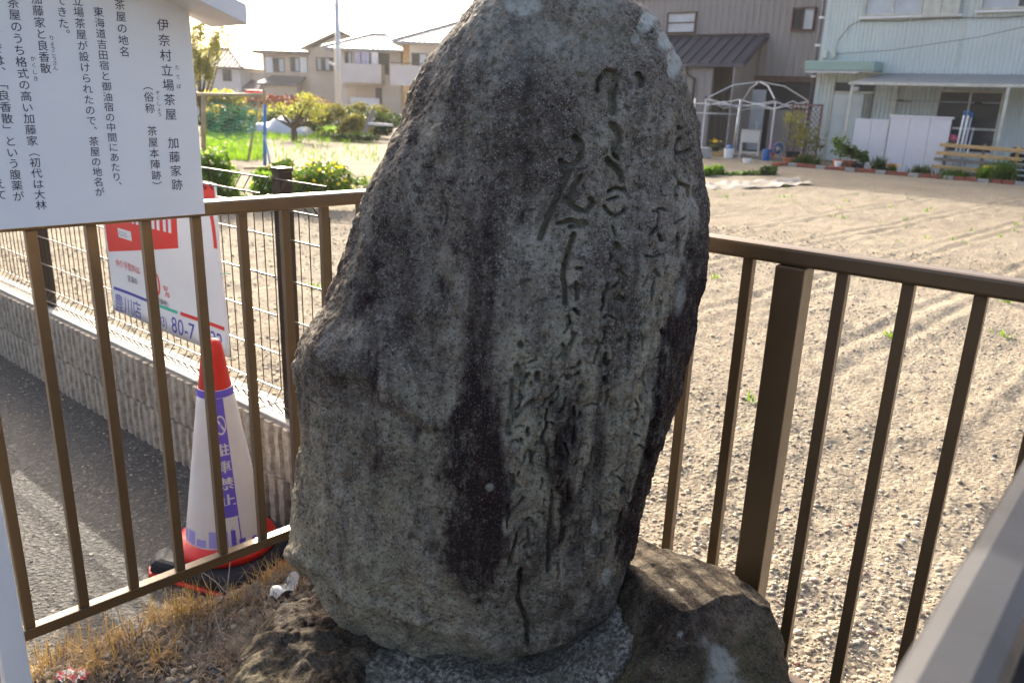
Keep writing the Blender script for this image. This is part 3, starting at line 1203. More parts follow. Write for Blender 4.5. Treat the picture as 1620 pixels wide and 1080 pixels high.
# broad shape: blunt ridge left of the inscription, hollow above the lower bulge
D += .018 * np.exp(-((PX - 770) / 45) ** 2) * sstep(250, 520, PY)
D += -.030 * np.exp(-((PX - 655 + .3 * (PY - 420)) / 60) ** 2 - ((PY - 400) / 170) ** 2)
D += .036 * np.exp(-((PX - 550) / 80) ** 2 - ((PY - 560) / 60) ** 2)
D += .016 * np.exp(-((PX - 690) / 50) ** 2 - ((PY - 480) / 40) ** 2)
D += -.012 * np.exp(-((PX - 715 - .35 * (PY - 500)) / 14) ** 2) * sstep(410, 440, PY) * (1 - sstep(520, 560, PY))
D += .012 * fbm(X, Y, Zg * .55, 5.5, 3, 100)
D += .010 * fbm(X * 1.6, Y, Zg * .4, 9, 3, 130) * (.6 + .6 * sstep(450, 800, PY))
# lower ledge and undercut
lx_ = np.array([440, 470, 540, 620, 700, 800, 900, 960, 1050])
ly_ = np.array([870, 905, 945, 985, 1005, 1030, 1020, 990, 960])
dl = PY - np.interp(PX, lx_, ly_) + 10 * wq
D += -.026 * sstep(-4, 18, dl) + .012 * np.exp(-((dl + 13) / 12) ** 2)
# ledge line under the left shoulder
dl2 = PY - (590 + .75 * (PX - 560)) + 22 * wq
D += (.012 * np.exp(-((dl2 + 10) / 22) ** 2) - .010 * np.exp(-((dl2 - 16) / 22) ** 2)) * sstep(500, 545, PX) * (1 - sstep(640, 740, PX))
dl3 = PX - (648 - .25 * (PY - 120)) + 8 * wq
D += -.006 * np.exp(-(dl3 / 7) ** 2) * sstep(95, 140, PY) * (1 - sstep(190, 240, PY))
# medium and fine relief
D += .0052 * fbm(X, Y, Zg * .8, 30, 3, 150, .55)
rug = fbm(X, Y, Zg, 110, 3, 170, .7)
D += .0018 * rug
# pits
pit = vnoise(X * 75, Y * 75, Zg * 55, 400)
D -= .003 * np.clip(pit - .62, 0, 1) * 4 * sstep(.0, .4, .3 + fbm(X, Y, Zg, 6, 2, 410))
# vertical erosion flutes among the lower inscription
ins = sstep(770, 830, PX) * (1 - sstep(1040, 1085, PX)) * sstep(430, 560, PY) * (1 - sstep(850, 980, PY))
fl = fbm(X * 2.4, Y, Zg * .45, 18, 4, 180, .6)
D += .0065 * fl * ins
ero = np.clip(fbm(X * 1.6, Y, Zg * .7, 34, 3, 190, .6) - .15, 0, 1)
D -= .014 * ero * ins
# carved characters
STRK = [
 (840, 90, [([(570, 290), (565, 200), (610, 145)], 24), ([(640, 135), (690, 150), (700, 260), (690, 380), (700, 470)], 46), ([(875, 140), (905, 180), (905, 235)], 28), ([(690, 590), (740, 650), (745, 720), (700, 790)], 38), ([(650, 880), (700, 930), (760, 990), (775, 1040)], 34), ([(700, 830), (740, 870)], 20), ([(370, 700), (420, 740), (430, 820), (400, 890)], 36), ([(240, 890), (270, 930), (340, 930), (380, 910)], 26), ([(330, 960), (280, 1060), (230, 1180), (170, 1330), (90, 1560)], 30), ([(420, 1010), (390, 1060)], 22), ([(1230, 605), (1260, 610)], 18), ([(1250, 700), (1210, 760), (1215, 830), (1270, 830), (1310, 800)], 20), ([(1200, 990), (1220, 1050)], 16)]),
 (840, 280, [([(390, 20), (330, 120), (310, 190), (350, 250), (420, 290)], 28), ([(500, 180), (520, 220), (460, 290)], 26), ([(240, 400), (330, 380), (460, 390)], 28), ([(330, 430), (440, 420)], 22), ([(360, 490), (330, 600), (300, 720), (270, 860), (280, 960), (290, 1080)], 28), ([(660, 120), (720, 90), (800, 100)], 20), ([(620, 250), (660, 310), (720, 340), (780, 310), (800, 280)], 22), ([(650, 190), (740, 170)], 16), ([(690, 430), (710, 500)], 16), ([(710, 570), (740, 610)], 28), ([(720, 800), (770, 850), (760, 940)], 22), ([(640, 900), (600, 1040)], 16), ([(720, 1020), (780, 1040)], 24), ([(390, 780), (440, 790)], 18), ([(380, 900), (390, 1040)], 22), ([(1010, 290), (1060, 270), (1110, 280)], 16), ([(960, 680), (1030, 690), (1100, 660)], 16), ([(1050, 300), (1040, 420), (990, 490)], 14), ([(1060, 490), (1090, 540)], 18), ([(1200, 200), (1190, 120), (1250, 60), (1320, 90), (1330, 160)], 18), ([(1220, 500), (1240, 550), (1215, 600)], 22), ([(1200, 390), (1290, 350)], 16), ([(1050, 800), (1080, 850)], 18), ([(1040, 860), (1000, 1040)], 14)]),
 (780, 460, [([(700, 350), (640, 480), (610, 560)], 22), ([(640, 470), (530, 560)], 14), ([(225, 440), (235, 470)], 28), ([(860, 405), (860, 415)], 18), ([(890, 420), (870, 520), (840, 590)], 14), ([(950, 530), (950, 600)], 30), ([(720, 600), (660, 640)], 18), ([(710, 680), (620, 740)], 20), ([(735, 805), (745, 825)], 26), ([(200, 650), (200, 720)], 38), ([(375, 690), (370, 760)], 26), ([(300, 700), (240, 800)], 22), ([(150, 740), (150, 860), (140, 1000)], 22), ([(330, 930), (240, 980), (190, 1050)], 34), ([(210, 910), (240, 890)], 18), ([(540, 840), (460, 930), (440, 990)], 16), ([(505, 950), (505, 965)], 26), ([(1070, 400), (1040, 405)], 22), ([(940, 730), (950, 760)], 32), ([(1280, 560), (1240, 660), (1210, 730)], 18), ([(1190, 980), (1195, 1060)], 18), ([(1230, 880), (1235, 930)], 14), ([(680, 1000), (690, 1050)], 20), ([(1430, 330), (1440, 370)], 26), ([(1060, 40), (1090, 60)], 26), ([(690, 150), (730, 190)], 20)]),
 (780, 640, [([(120, 120), (130, 220)], 30), ([(300, 190), (300, 250)], 20), ([(245, 260), (250, 290)], 14), ([(470, 170), (440, 260), (430, 320), (470, 370), (475, 460), (470, 580)], 20), ([(690, 110), (650, 130)], 28), ([(1195, 60), (1190, 160)], 16), ([(300, 400), (340, 430), (330, 520)], 22), ([(160, 580), (165, 680)], 34), ([(100, 620), (90, 680)], 18), ([(250, 790), (160, 860), (130, 910)], 20), ([(510, 800), (490, 900), (490, 1080)], 28), ([(640, 620), (640, 800), (635, 960)], 14), ([(1070, 725), (1088, 705)], 28), ([(930, 900), (930, 960)], 16), ([(1010, 900), (985, 960)], 28), ([(1080, 930), (1070, 1060)], 30), ([(620, 330), (640, 420)], 14), ([(300, 980), (230, 1050)], 22)]),
 (780, 820, [([(480, 30), (480, 200), (475, 470)], 22), ([(330, 40), (200, 110), (190, 200), (140, 330), (140, 370), (200, 370)], 16), ([(290, 100), (300, 200)], 14), ([(270, 240), (340, 220)], 24), ([(230, 430), (225, 600), (215, 690), (260, 800), (290, 900), (290, 1020)], 26), ([(970, 130), (945, 220), (930, 310)], 18), ([(1060, 50), (1065, 170)], 28)]),
]
# smaller worn strokes that fill the four columns between the legible ones
rs = random.Random(17)
WORN = []
for path in ([(903, 455), (902, 560), (872, 700), (830, 900)], [(972, 400), (950, 600), (890, 760), (868, 905)], [(1034, 420), (1022, 560), (1000, 700), (965, 850)], [(835, 570), (818, 700), (808, 820)]):
    y = path[0][1]
    while y < path[-1][1]:
        x = float(np.interp(y, [p[1] for p in path], [p[0] for p in path])) + rs.uniform(-17, 17)
        L = rs.uniform(8, 26)
        if rs.random() < .62:
            pt = [(x, y), (x + rs.uniform(-5, 5), y + L * .5), (x - rs.uniform(0, 9), y + L)]
        else:
            pt = [(x - 8, y + rs.uniform(0, 6)), (x, y - 2), (x + rs.uniform(5, 12), y + rs.uniform(-4, 5))]
        WORN.append(([((a - 780) * 5.4, (b - 460) * 5.4) for a, b in pt], rs.uniform(8, 14)))
        y += rs.uniform(14, 28)
STRK.append((780, 460, WORN))
QX, QY = PX + 2.2 * wq, PY + 2.2 * wq2
carve = np.zeros_like(X)
halo = np.zeros_like(X)
fx, fy = QX[:, :NCF], QY[:, :NCF]
for ox, oy, lst in STRK:
    for pts, w in lst:
        P_ = [(x / 5.4 + ox, y / 5.4 + oy) for x, y in pts]
        w = w / 5.4 * .92
        for (ax, ay), (bx, by) in zip(P_[:-1], P_[1:]):
            m_ = 26
            sel = (fx > min(ax, bx) - m_) & (fx < max(ax, bx) + m_) & (fy > min(ay, by) - m_) & (fy < max(ay, by) + m_)
            I = np.nonzero(sel)
            x_, y_ = fx[I], fy[I]
            dx, dy = bx - ax, by - ay
            tt = np.clip(((x_ - ax) * dx + (y_ - ay) * dy) / (dx * dx + dy * dy + 1e-9), 0, 1)
            dd = np.hypot(x_ - ax - tt * dx, y_ - ay - tt * dy)
            c_ = sstep(0, .42, 1 - dd / w) * min(1.0, .55 + w / 9)
            carve[I] = np.maximum(carve[I], c_)
            halo[I] = np.maximum(halo[I], np.exp(-(dd / (w + 7)) ** 2))
D -= .0250 * carve * (.85 + .2 * wq)
X = X + nx * D
Y = Y + ny * D
V = np.stack([X, Y, Zg], -1)
nr, nc = X.shape
idx = np.arange(nr * nc).reshape(nr, nc)
nxt = np.roll(idx, -1, 1)
F = np.stack([idx[:-1], nxt[:-1], nxt[1:], idx[1:]], -1).reshape(-1, 4)
V = V.reshape(-1, 3)
topc = V[-nc:].mean(0) + np.array([0, 0, .004])
stone = npmesh('monument_stone', np.vstack([V, topc]), F, 'stone')
# close the top
import bmesh
bmx = bmesh.new()
bmx.from_mesh(stone.data)
bmx.verts.ensure_lookup_table()
last = bmx.verts[len(V)]
for j in range(nc):
    bmx.faces.new((bmx.verts[(nr - 1) * nc + j], bmx.verts[(nr - 1) * nc + (j + 1) % nc], last)).smooth = True
bmx.to_mesh(stone.data)
bmx.free()
tag(stone, 'tall weathered grey-brown stone monument with carved cursive Japanese characters', 'monument')
# stain layers
def blob(cx, cy, rx, ry, k=.25):
    return 1 - sstep(1 - k, 1 + k, np.hypot((PX - cx) / rx, (PY - cy) / ry) + .16 * wq)
def band(x0, x1, y0, y1, soft=9, wob=9):
    return sstep(x0 - soft, x0 + soft, PX + wob * wq) * (1 - sstep(x1 - soft, x1 + soft, PX + wob * wq2)) * sstep(y0 - 25, y0 + 25, PY + 20 * wq) * (1 - sstep(y1 - 25, y1 + 25, PY + 20 * wq2))
vst = fbm(X * 3, Y, Zg * .25, 14, 4, 500)
hf = fbm(X, Y, Zg * .5, 45, 3, 610, .65)
Rst = 1.15 * np.clip(sstep(-20, 14, PX - np.interp(PY, [600, 680, 900, 960], [748, 708, 704, 735]) + 20 * hf + 12 * wq) * (1 - sstep(-16, 18, PX - np.interp(PY, [600, 700, 850, 960], [790, 800, 806, 775]) + 20 * hf)) * sstep(560, 680, PY + 40 * hf) * (1 - sstep(900, 985, PY + 50 * hf)), 0, 1) * (.85 + .3 * vst)
Rst = Rst + .42 * sstep(795, 830, PX) * (1 - sstep(960, 1010, PX + 20 * hf)) * sstep(740, 860, PY) * np.clip(.8 + hf, 0, 1.3) + .8 * band(738, 796, 300, 660, 14) * np.clip(.6 + .7 * vst, 0, 1)
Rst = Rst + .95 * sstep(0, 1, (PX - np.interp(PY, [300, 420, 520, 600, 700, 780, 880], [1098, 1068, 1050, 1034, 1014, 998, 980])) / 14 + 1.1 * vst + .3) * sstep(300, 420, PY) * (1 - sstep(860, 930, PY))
Rst += .5 * np.clip(vst, 0, 1) * ins * 1.5
Rst += .55 * np.clip(1 - np.abs(PX - (625 + .45 * (PY - 600)) + 12 * wq) / 22, 0, 1) * sstep(560, 610, PY) * (1 - sstep(800, 960, PY)) * np.clip(.7 + vst, 0, 1)
Rst += .6 * sstep(.1, .7, vst + .25) * (1 - sstep(590, 720, PX)) * sstep(430, 520, PY) * (1 - sstep(560, 640, PY))
for sx0, sw, sy0, sy1, sa in ((600, 9, 590, 820, .7), (668, 8, 640, 900, .55), (548, 8, 600, 760, .5), (700, 10, 440, 640, .5), (842, 9, 120, 420, .5), (940, 8, 380, 700, .45), (1000, 8, 340, 620, .5), (640, 12, 200, 420, .45), (900, 10, 560, 900, .45), (575, 10, 380, 500, .5)):
    Rst = Rst + sa * np.exp(-((PX - sx0 + .06 * (PY - sy0) + 16 * wq) / (sw * 1.25)) ** 2) * np.clip(1 + .9 * hf, 0, 1.6) * sstep(sy0 - 40, sy0 + 40, PY + 30 * wq2) * (1 - sstep(sy1 - 60, sy1 + 40, PY + 30 * wq2)) * np.clip(.75 + .8 * vst, 0, 1.2)
Rst += .45 * sstep(-.25, .45, fbm(X, Y, Zg, 5, 3, 520)) * (1 - sstep(430, 560, PY)) * sstep(60, 180, PY)
Gst = .95 * sstep(560, 760, PY + 50 * wq) * (1 - sstep(700, 745, PX + 12 * wq)) * np.clip(.75 + .55 * vst, 0, 1)
Gst += .85 * ins * np.clip(.75 - .6 * vst, 0, 1) + .6 * band(1000, 1060, 420, 800, 22) * np.clip(.8 - vst, 0, 1)
Gst += .7 * carve + .35 * halo * sstep(200, 500, PY)
Gst += .5 * band(640, 740, 420, 720, 24) * np.clip(.7 + wq, 0, 1)
Gst += .55 * sstep(900, 960, PY) * (1 - sstep(850, 950, PX))
Gst += .25 * np.clip(fbm(X, Y, Zg * .5, 7, 3, 540), 0, 1)
Gst *= np.clip(1 - Rst, .1, 1) ** .6
Bst = blob(830, 10, 26, 16) + blob(1042, 62, 11, 17) + blob(1055, 100, 10, 22) + blob(1012, 36, 9, 14) + blob(965, 915, 6, 13) * .9 + blob(852, 60, 40, 26, .6) * .35 + blob(942, 832, 5, 14) * .7 + blob(1075, 470, 6, 26, .5) * .6 + blob(1000, 62, 5, 8) * .6 + blob(775, 762, 6, 7) * .6
Bst += .30 * (1 - sstep(60, 170, PY)) * np.clip(.5 + wq, 0, 1)
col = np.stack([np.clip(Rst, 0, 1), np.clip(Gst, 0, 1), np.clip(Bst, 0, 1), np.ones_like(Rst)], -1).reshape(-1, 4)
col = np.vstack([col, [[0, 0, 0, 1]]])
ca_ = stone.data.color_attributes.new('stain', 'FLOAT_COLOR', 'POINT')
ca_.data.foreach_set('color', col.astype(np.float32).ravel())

# ================================================================== BASE ROCK
def rock_mesh(name, cx, cy, outline, topf, seed, nring=150, nang=420, par=None, mat='rock', zb=-.03, amp=1.0, green=None):
    """outline: list of (x,y) plan points; top height from topf(x,y)"""
    O = np.array(outline, float)
    a0 = np.arctan2(O[:, 1] - cy, O[:, 0] - cx)
    r0 = np.hypot(O[:, 1] - cy, O[:, 0] - cx)
    od = np.argsort(a0)
    a0, r0 = a0[od], r0[od]
    A = np.linspace(-math.pi, math.pi, nang, endpoint=False)
    rr_ = np.interp(A, np.concatenate([a0 - 2 * math.pi, a0, a0 + 2 * math.pi]), np.tile(r0, 3))
    kk_ = np.hanning(9)
    kk_ /= kk_.sum()
    rr_ = np.convolve(np.concatenate([rr_[-4:], rr_, rr_[:4]]), kk_, 'valid')
    t = np.linspace(0.0, 1, nring)
    ra = np.minimum(1, t / .62) ** .9 * .93 + .07 * sstep(.55, .85, t)          # top, then sides
    side = sstep(.58, 1.0, t) ** .9
    X = cx + np.outer(ra, rr_ * np.cos(A))
    Y = cy + np.outer(ra, rr_ * np.sin(A))
    top = topf(X, Y)
    edge_ = 1 - .05 * sstep(.45, .62, t)
    Zt = top * edge_[:, None]
    Z = Zt * (1 - side[:, None]) + zb * side[:, None]
    sx, sy = np.outer(sstep(.45, .7, t), np.cos(A)), np.outer(sstep(.45, .7, t), np.sin(A))
    sz_ = 1 - .85 * sstep(.5, .75, t)[:, None] * np.ones_like(X)
    d = .028 * fbm(X, Y, Z, 4.5, 3, seed) + .013 * fbm(X, Y, Z, 16, 3, seed + 9) + .0050 * fbm(X, Y, Z, 60, 3, seed + 20, .65)
    rdg = 1 - np.abs(vnoise(X * 9, Y * 9, Z * 9, seed + 31))
    d += .007 * (rdg ** 3 - .3)
    d *= amp
    X, Y, Z = X + sx * d, Y + sy * d, Z + sz_ * d
    V = np.stack([X, Y, Z], -1)
    idx = np.arange(X.size).reshape(X.shape)
    nx_ = np.roll(idx, -1, 1)
    F = np.stack([idx[:-1], idx[1:], nx_[1:], nx_[:-1]], -1).reshape(-1, 4)
    o = npmesh(name, V.reshape(-1, 3), F, mat, par)
    vst_ = fbm(X, Y, Z, 6, 3, seed + 70)
    g_ = green(X, Y, Z) if green else np.clip(vst_, 0, 1) * .8
    lich = sstep(.95, 1.25, fbm(X, Y, Z, 13, 3, seed + 75)) * .9
    if green:
        lich = lich + .8 * (1 - sstep(.6, 1.2, np.hypot((X - .43) / .075, (Y - 1.24) / .07) + .35 * fbm(X, Y, Z, 22, 3, 5)))
    cc = np.stack([np.clip(-vst_ * .35, 0, 1), np.clip(g_, 0, 1), np.clip(lich, 0, 1), np.ones_like(X)], -1).reshape(-1, 4)
    ca = o.data.color_attributes.new('stain', 'FLOAT_COLOR', 'POINT')
    ca.data.foreach_set('color', cc.astype(np.float32).ravel())
    return o


base = thing('base_rock', 'rough brown boulder base carrying the carved monument stone', 'rock', (0, 0, 0))


def rock_grid(name, outline, topf, seed, par, green, lichf, step=.0042, zb=-.03, bevel_=.045, crag=1.0, calm=lambda X, Y: 1.0):
    O = np.array(outline, float)
    x0, y0 = O.min(0) - .03
    x1, y1 = O.max(0) + .03
    gx, gy = np.arange(x0, x1, step), np.arange(y0, y1, step)
    X, Y = np.meshgrid(gx, gy, indexing='ij')
    wx = .016 * fbm(X, Y, 0 * X, 7, 3, seed + 3)
    wy = .016 * fbm(X, Y, 0 * X + 5, 7, 3, seed + 6)
    dist = np.full(X.shape, 9.)
    inside = np.zeros(X.shape, bool)
    xq, yq = X + wx, Y + wy
    for (ax, ay), (bx_, by_) in zip(O, np.roll(O, -1, 0)):
        dx, dy = bx_ - ax, by_ - ay
        t = np.clip(((xq - ax) * dx + (yq - ay) * dy) / (dx * dx + dy * dy), 0, 1)
        dist = np.minimum(dist, np.hypot(xq - ax - t * dx, yq - ay - t * dy))
        c_ = (ay > yq) != (by_ > yq)
        inside ^= c_ & (xq < (bx_ - ax) * (yq - ay) / (by_ - ay + 1e-12) + ax)
    sd_ = np.where(inside, dist, -dist)
    e_ = np.clip((sd_ + .012) / bevel_, 0, 1)
    ef = np.sqrt(np.clip(1 - (1 - e_) ** 2.4, 0, 1))
    Z = zb + (topf(X, Y) - zb) * ef
    d = .020 * fbm(X, Y, Z, 6, 3, seed) + .011 * fbm(X, Y, Z, 17, 3, seed + 9) * crag + .0052 * fbm(X, Y, Z, 55, 3, seed + 20, .65)
    rdg = 1 - np.abs(vnoise(X * 8 + wx * 20, Y * 8, Z * 8, seed + 31))
    d += .016 * (rdg ** 4 - .25) * crag
    Z = Z + d * (.25 + .75 * ef) * calm(X, Y)
    gxn, gyn = np.gradient(Z, step)
    st = np.clip(np.hypot(gxn, gyn) / 2, 0, 1)
    dl_ = .010 * fbm(X * 1.0, Y, Z * 1.5, 14, 4, seed + 50) + .004 * fbm(X, Y, Z * 1.5, 60, 2, seed + 55)
    nrm = np.hypot(gxn, gyn) + 1e-6
    X = X - gxn / nrm * dl_ * st
    Y = Y - gyn / nrm * dl_ * st
    idx = np.arange(X.size).reshape(X.shape)
    ok = (ef[:-1, :-1] > 0) | (ef[1:, :-1] > 0) | (ef[:-1, 1:] > 0) | (ef[1:, 1:] > 0)
    F = np.stack([idx[:-1, :-1][ok], idx[1:, :-1][ok], idx[1:, 1:][ok], idx[:-1, 1:][ok]], 1)
    V = np.stack([X, Y, Z], -1).reshape(-1, 3)
    used = np.unique(F)
    rm = -np.ones(len(V), int)
    rm[used] = np.arange(len(used))
    o = npmesh(name, V[used], rm[F], 'rock', par)
    v2 = fbm(X, Y, Z, 6, 3, seed + 70)
    cc = np.stack([np.clip(.15 - v2 * .5, 0, 1), np.clip(green(X, Y, Z), 0, 1), np.clip(lichf(X, Y, Z), 0, 1), np.ones_like(X)], -1).reshape(-1, 4)[used]
    ca = o.data.color_attributes.new('stain', 'FLOAT_COLOR', 'POINT')
    ca.data.foreach_set('color', cc.astype(np.float32).ravel())
    return o


def top_r(X, Y):
    zp = .468 + .16 * (1.52 - Y) - .55 * np.clip(X - .50, 0, 1) + .008 * vnoise(X * 11, Y * 11, 0, 4)
    zf = .485 - .95 * ((X - .36) * .514 - (Y - 1.335) * .857) + .03 * vnoise(X * 6, Y * 6, 0, 8)
    zl = .485 - 1.35 * ((X - .262) * -.963 + (Y - 1.58) * -.27) + .02 * vnoise(X * 8, Y * 8, 0, 9)
    h_ = np.minimum(zp, np.minimum(zf, zl))
    return np.maximum(h_, .20 + .02 * vnoise(X * 5, Y * 5, 0, 2))


rock_grid('right_boulder', [(.29, 1.755), (.40, 1.675), (.52, 1.575), (.585, 1.50), (.578, 1.38), (.54, 1.22), (.46, 1.03), (.2, .93), (-.1, .95), (-.26, 1.1), (-.2, 1.35), (-.05, 1.6), (.12, 1.74)], top_r, 700, base,
          green=lambda X, Y, Z: .75 * sstep(-.1, .6, fbm(X, Y, Z, 7, 3, 9) + .4) * (1 - sstep(.40, .455, Z)),
          calm=lambda X, Y: 1 - .6 * sstep(1.30, 1.38, Y) * sstep(.24, .30, X),
          lichf=lambda X, Y, Z: .6 * (1 - sstep(.55, 1.15, np.hypot((X - .435) / .05, (Y - 1.27) / .045) + .45 * fbm(X, Y, Z, 26, 3, 5))) + .8 * sstep(1.15, 1.4, fbm(X, Y, Z, 26, 3, 77)))


def top_l(X, Y):
    return .318 - .14 * sstep(-.48, -.66, X) - .10 * sstep(1.25, 1.05, Y) + .02 * sstep(1.55, 1.7, Y)


rock_grid('left_boulder', [(-.675, 1.34), (-.64, 1.46), (-.56, 1.58), (-.485, 1.665), (-.36, 1.73), (-.24, 1.70), (-.225, 1.5), (-.235, 1.30), (-.25, 1.1), (-.36, .98), (-.56, 1.00), (-.68, 1.2)], top_l, 740, base,
          green=lambda X, Y, Z: .3 * sstep(0, .6, fbm(X, Y, Z, 7, 3, 19)), lichf=lambda X, Y, Z: .5 * sstep(1.2, 1.45, fbm(X, Y, Z, 26, 3, 78)), bevel_=.07)


def top_m(X, Y):
    return .285 + .04 * sstep(-.15, -.3, X) + .17 * sstep(.03, .32, X) - .10 * sstep(1.38, 1.20, Y) * (1 - sstep(.1, .3, X)) + .008 * fbm(X, Y, 0 * X, 25, 3, 12)


rock_mesh('mortar_bed', .0, 1.50, [(.36, 1.58), (.35, 1.46), (.29, 1.345), (.18, 1.25), (.0, 1.205), (-.18, 1.23), (-.29, 1.31), (-.32, 1.47), (-.28, 1.62), (0, 1.74), (.22, 1.70)], top_m, 780, par=base, mat='mortar', zb=.15, amp=.35)

# ================================================================== DEAD GRASS, LITTER
def blades(name, mat, roots, length, width, lean, curl, label, seg=6, cat='grass', seed=1):
    rg = np.random.default_rng(seed)
    n = len(roots)
    az = rg.uniform(0, 2 * math.pi, n)
    L = length * rg.uniform(.45, 1.25, n)
    t = np.linspace(0, 1, seg + 1)
    ln_ = lean * rg.uniform(.2, 1.3, n)
    cr = curl * rg.uniform(-.3, 1.3, n)
    th = ln_[:, None] + cr[:, None] * t[None] * 2.2            # angle from vertical
    azt = az[:, None] + (rg.uniform(-1, 1, n) * curl)[:, None] * t[None] * 1.8
    ds = (L / seg)[:, None]
    dx, dy, dz = np.sin(th) * np.cos(azt) * ds, np.sin(th) * np.sin(azt) * ds, np.cos(th) * ds
    X = roots[:, 0:1] + np.cumsum(dx, 1) - dx
    Y = roots[:, 1:2] + np.cumsum(dy, 1) - dy
    Z = roots[:, 2:3] + np.maximum(np.cumsum(dz, 1) - dz, .002)
    w = width * (1 - t ** 2 * .85)[None] * rg.uniform(.6, 1.3, n)[:, None]
    wx, wy = -np.sin(azt) * w, np.cos(azt) * w
    A_ = np.stack([X - wx, Y - wy, Z], -1)
    B_ = np.stack([X + wx, Y + wy, Z], -1)
    V = np.stack([A_, B_], 2).reshape(-1, 3)
    b0 = (np.arange(n) * (seg + 1) * 2)[:, None] + (np.arange(seg) * 2)[None]
    F = np.stack([b0, b0 + 1, b0 + 3, b0 + 2], -1).reshape(-1, 4)
    return stuff(npmesh(name, V, F, mat), label, cat)


def clump_roots(cs_, n, zf):
    out = []
    w_ = np.array([c[3] for c in cs_], float)
    w_ /= w_.sum()
    pk = RNG.choice(len(cs_), n, p=w_)
    for i in pk:
        cx, cy, r_, _ = cs_[i]
        a_, q_ = RNG.uniform(0, 2 * math.pi), abs(RNG.normal(0, .5)) * r_
        x, y = cx + q_ * math.cos(a_), cy + q_ * math.sin(a_)
        out.append((x, y, zf(x, y) + .003))
    return np.array(out)


def gp(px, py, z=.08):
    p = at_z(px, py, z)
    return float(p[0]), float(p[1])


cl = [(*gp(285, 975), .06, 6), (*gp(245, 960), .05, 5), (*gp(190, 1010), .08, 3), (*gp(110, 1000), .12, 4), (*gp(150, 1060), .12, 3), (*gp(70, 1030), .08, 3), (*gp(300, 940), .08, 3), (*gp(250, 1050), .08, 1.5), (*gp(330, 975), .05, 1), (*gp(60, 1080), .12, 2)]
blades('dead_grass', 'straw', clump_roots(cl, 1050, soil_z), .105, .0012, .6, 2.3, 'curly golden dead grass growing under the bronze railing beside the cone', seed=3)
cl2 = [(*gp(450, 905), .05, 3), (*gp(420, 925), .06, 2), (*gp(380, 960), .08, 2), (*gp(470, 930), .04, 1)]
blades('dead_grass', 'straw', clump_roots(cl2, 360, soil_z), .07, .0010, .9, .8, 'thin dry grass between the cone base and the monument stone', seed=4)
cl3 = [(*gp(360, 935), .03, 3), (*gp(330, 1010), .05, 2), (*gp(200, 1010), .06, 2)]
blades('dry_stalks', 'stalk', clump_roots(cl3, 16, soil_z), .14, .0014, .8, .25, 'pale grey dry stalks sticking up in front of the cone base', cat='stalks', seed=5)
# straw lying flat
fr_ = [(*gp(440, 1000), .14, 4), (*gp(370, 1050), .16, 5), (*gp(400, 960), .16, 4), (*gp(330, 1000), .18, 4), (*gp(200, 1040), .2, 3), (*gp(100, 1040), .2, 3), (*gp(450, 925), .08, 3)]
blades('fallen_straw', 'litter', clump_roots(fr_, 2400, soil_z), .055, .0015, 1.45, .12, 'flattened straw litter over the soil by the base rock', seg=3, cat='litter', seed=6)
rt = clump_roots(fr_ + cl, 420, soil_z)
blades('dead_leaves', 'litter', rt, .028, .0075, 1.3, .5, 'brown curled dead leaves lying in the grass', seg=3, cat='leaves', seed=7)
# scrap of clear film lying by the stone
g = MB()
q0 = np.array([*gp(432, 955), .10])
q1 = np.array([*gp(468, 925), .11])
dv = q1 - q0
pv = np.array([-dv[1], dv[0], 0]) * .28
vs = []
for i in range(9):
    t_ = i / 8
    c_ = q0 + dv * t_ + np.array([0, 0, .012 * math.sin(t_ * 7)])
    for s_ in (-1, 0, 1):
        vs.append(c_ + pv * s_ * (.5 + .5 * math.sin(t_ * 3.1)) + np.array([0, 0, .008 * (s_ == 0)]))
g.add(vs, [(i * 3 + j, i * 3 + j + 1, i * 3 + j + 4, i * 3 + j + 3) for i in range(8) for j in range(2)])
tag(g.build('plastic_scrap', 'plastic', smooth=True), 'crumpled whitish plastic scrap lying beside the left foot of the stone', 'litter')
g = MB()
cx_, cy_ = gp(118, 1068, .1)
vs = []
for i in range(10):
    for j in range(5):
        vs.append((cx_ + (i - 5) * .0075, cy_ + (j - 2) * .010, soil_z(cx_, cy_) + .016 + .008 * math.sin(i * 1.7 + j) + .004 * random.random()))
g.add(vs, [(i * 5 + j, i * 5 + j + 1, i * 5 + j + 6, i * 5 + j + 5) for i in range(9) for j in range(4)])
_t = NT('red_and_white_wrapper')
_t.col(_t.ramp(_t.noise(60, 2), [(.47, (.62, .07, .10)), (.53, (.75, .72, .70))]))
_t.b.inputs['Roughness'].default_value = .35
tag(g.build('food_wrapper', _t.m, smooth=True), 'crumpled red and white wrapper in the dead grass at the bottom left', 'wrapper')

# ================================================================== FOLIAGE
def leafcloud(name, mat, pts, size, parent=None, kind=None, seed=1, aspect=.55):
    rg = np.random.default_rng(seed)
    n = len(pts)
    a = rg.normal(size=(n, 3))
    a /= np.linalg.norm(a, axis=1)[:, None]
    b = np.cross(a, rg.normal(size=(n, 3)))
    b /= np.linalg.norm(b, axis=1)[:, None]
    s = size * rg.uniform(.5, 1.4, n)[:, None]
    nrm = np.cross(a, b)
    V = np.stack([pts - a * s, pts + b * s * aspect + nrm * s * .15, pts + a * s, pts - b * s * aspect + nrm * s * .15], 1)
    F = np.arange(n * 4).reshape(n, 4)
    return npmesh(name, V.reshape(-1, 3), F, mat, parent, smooth=False, kind=kind)


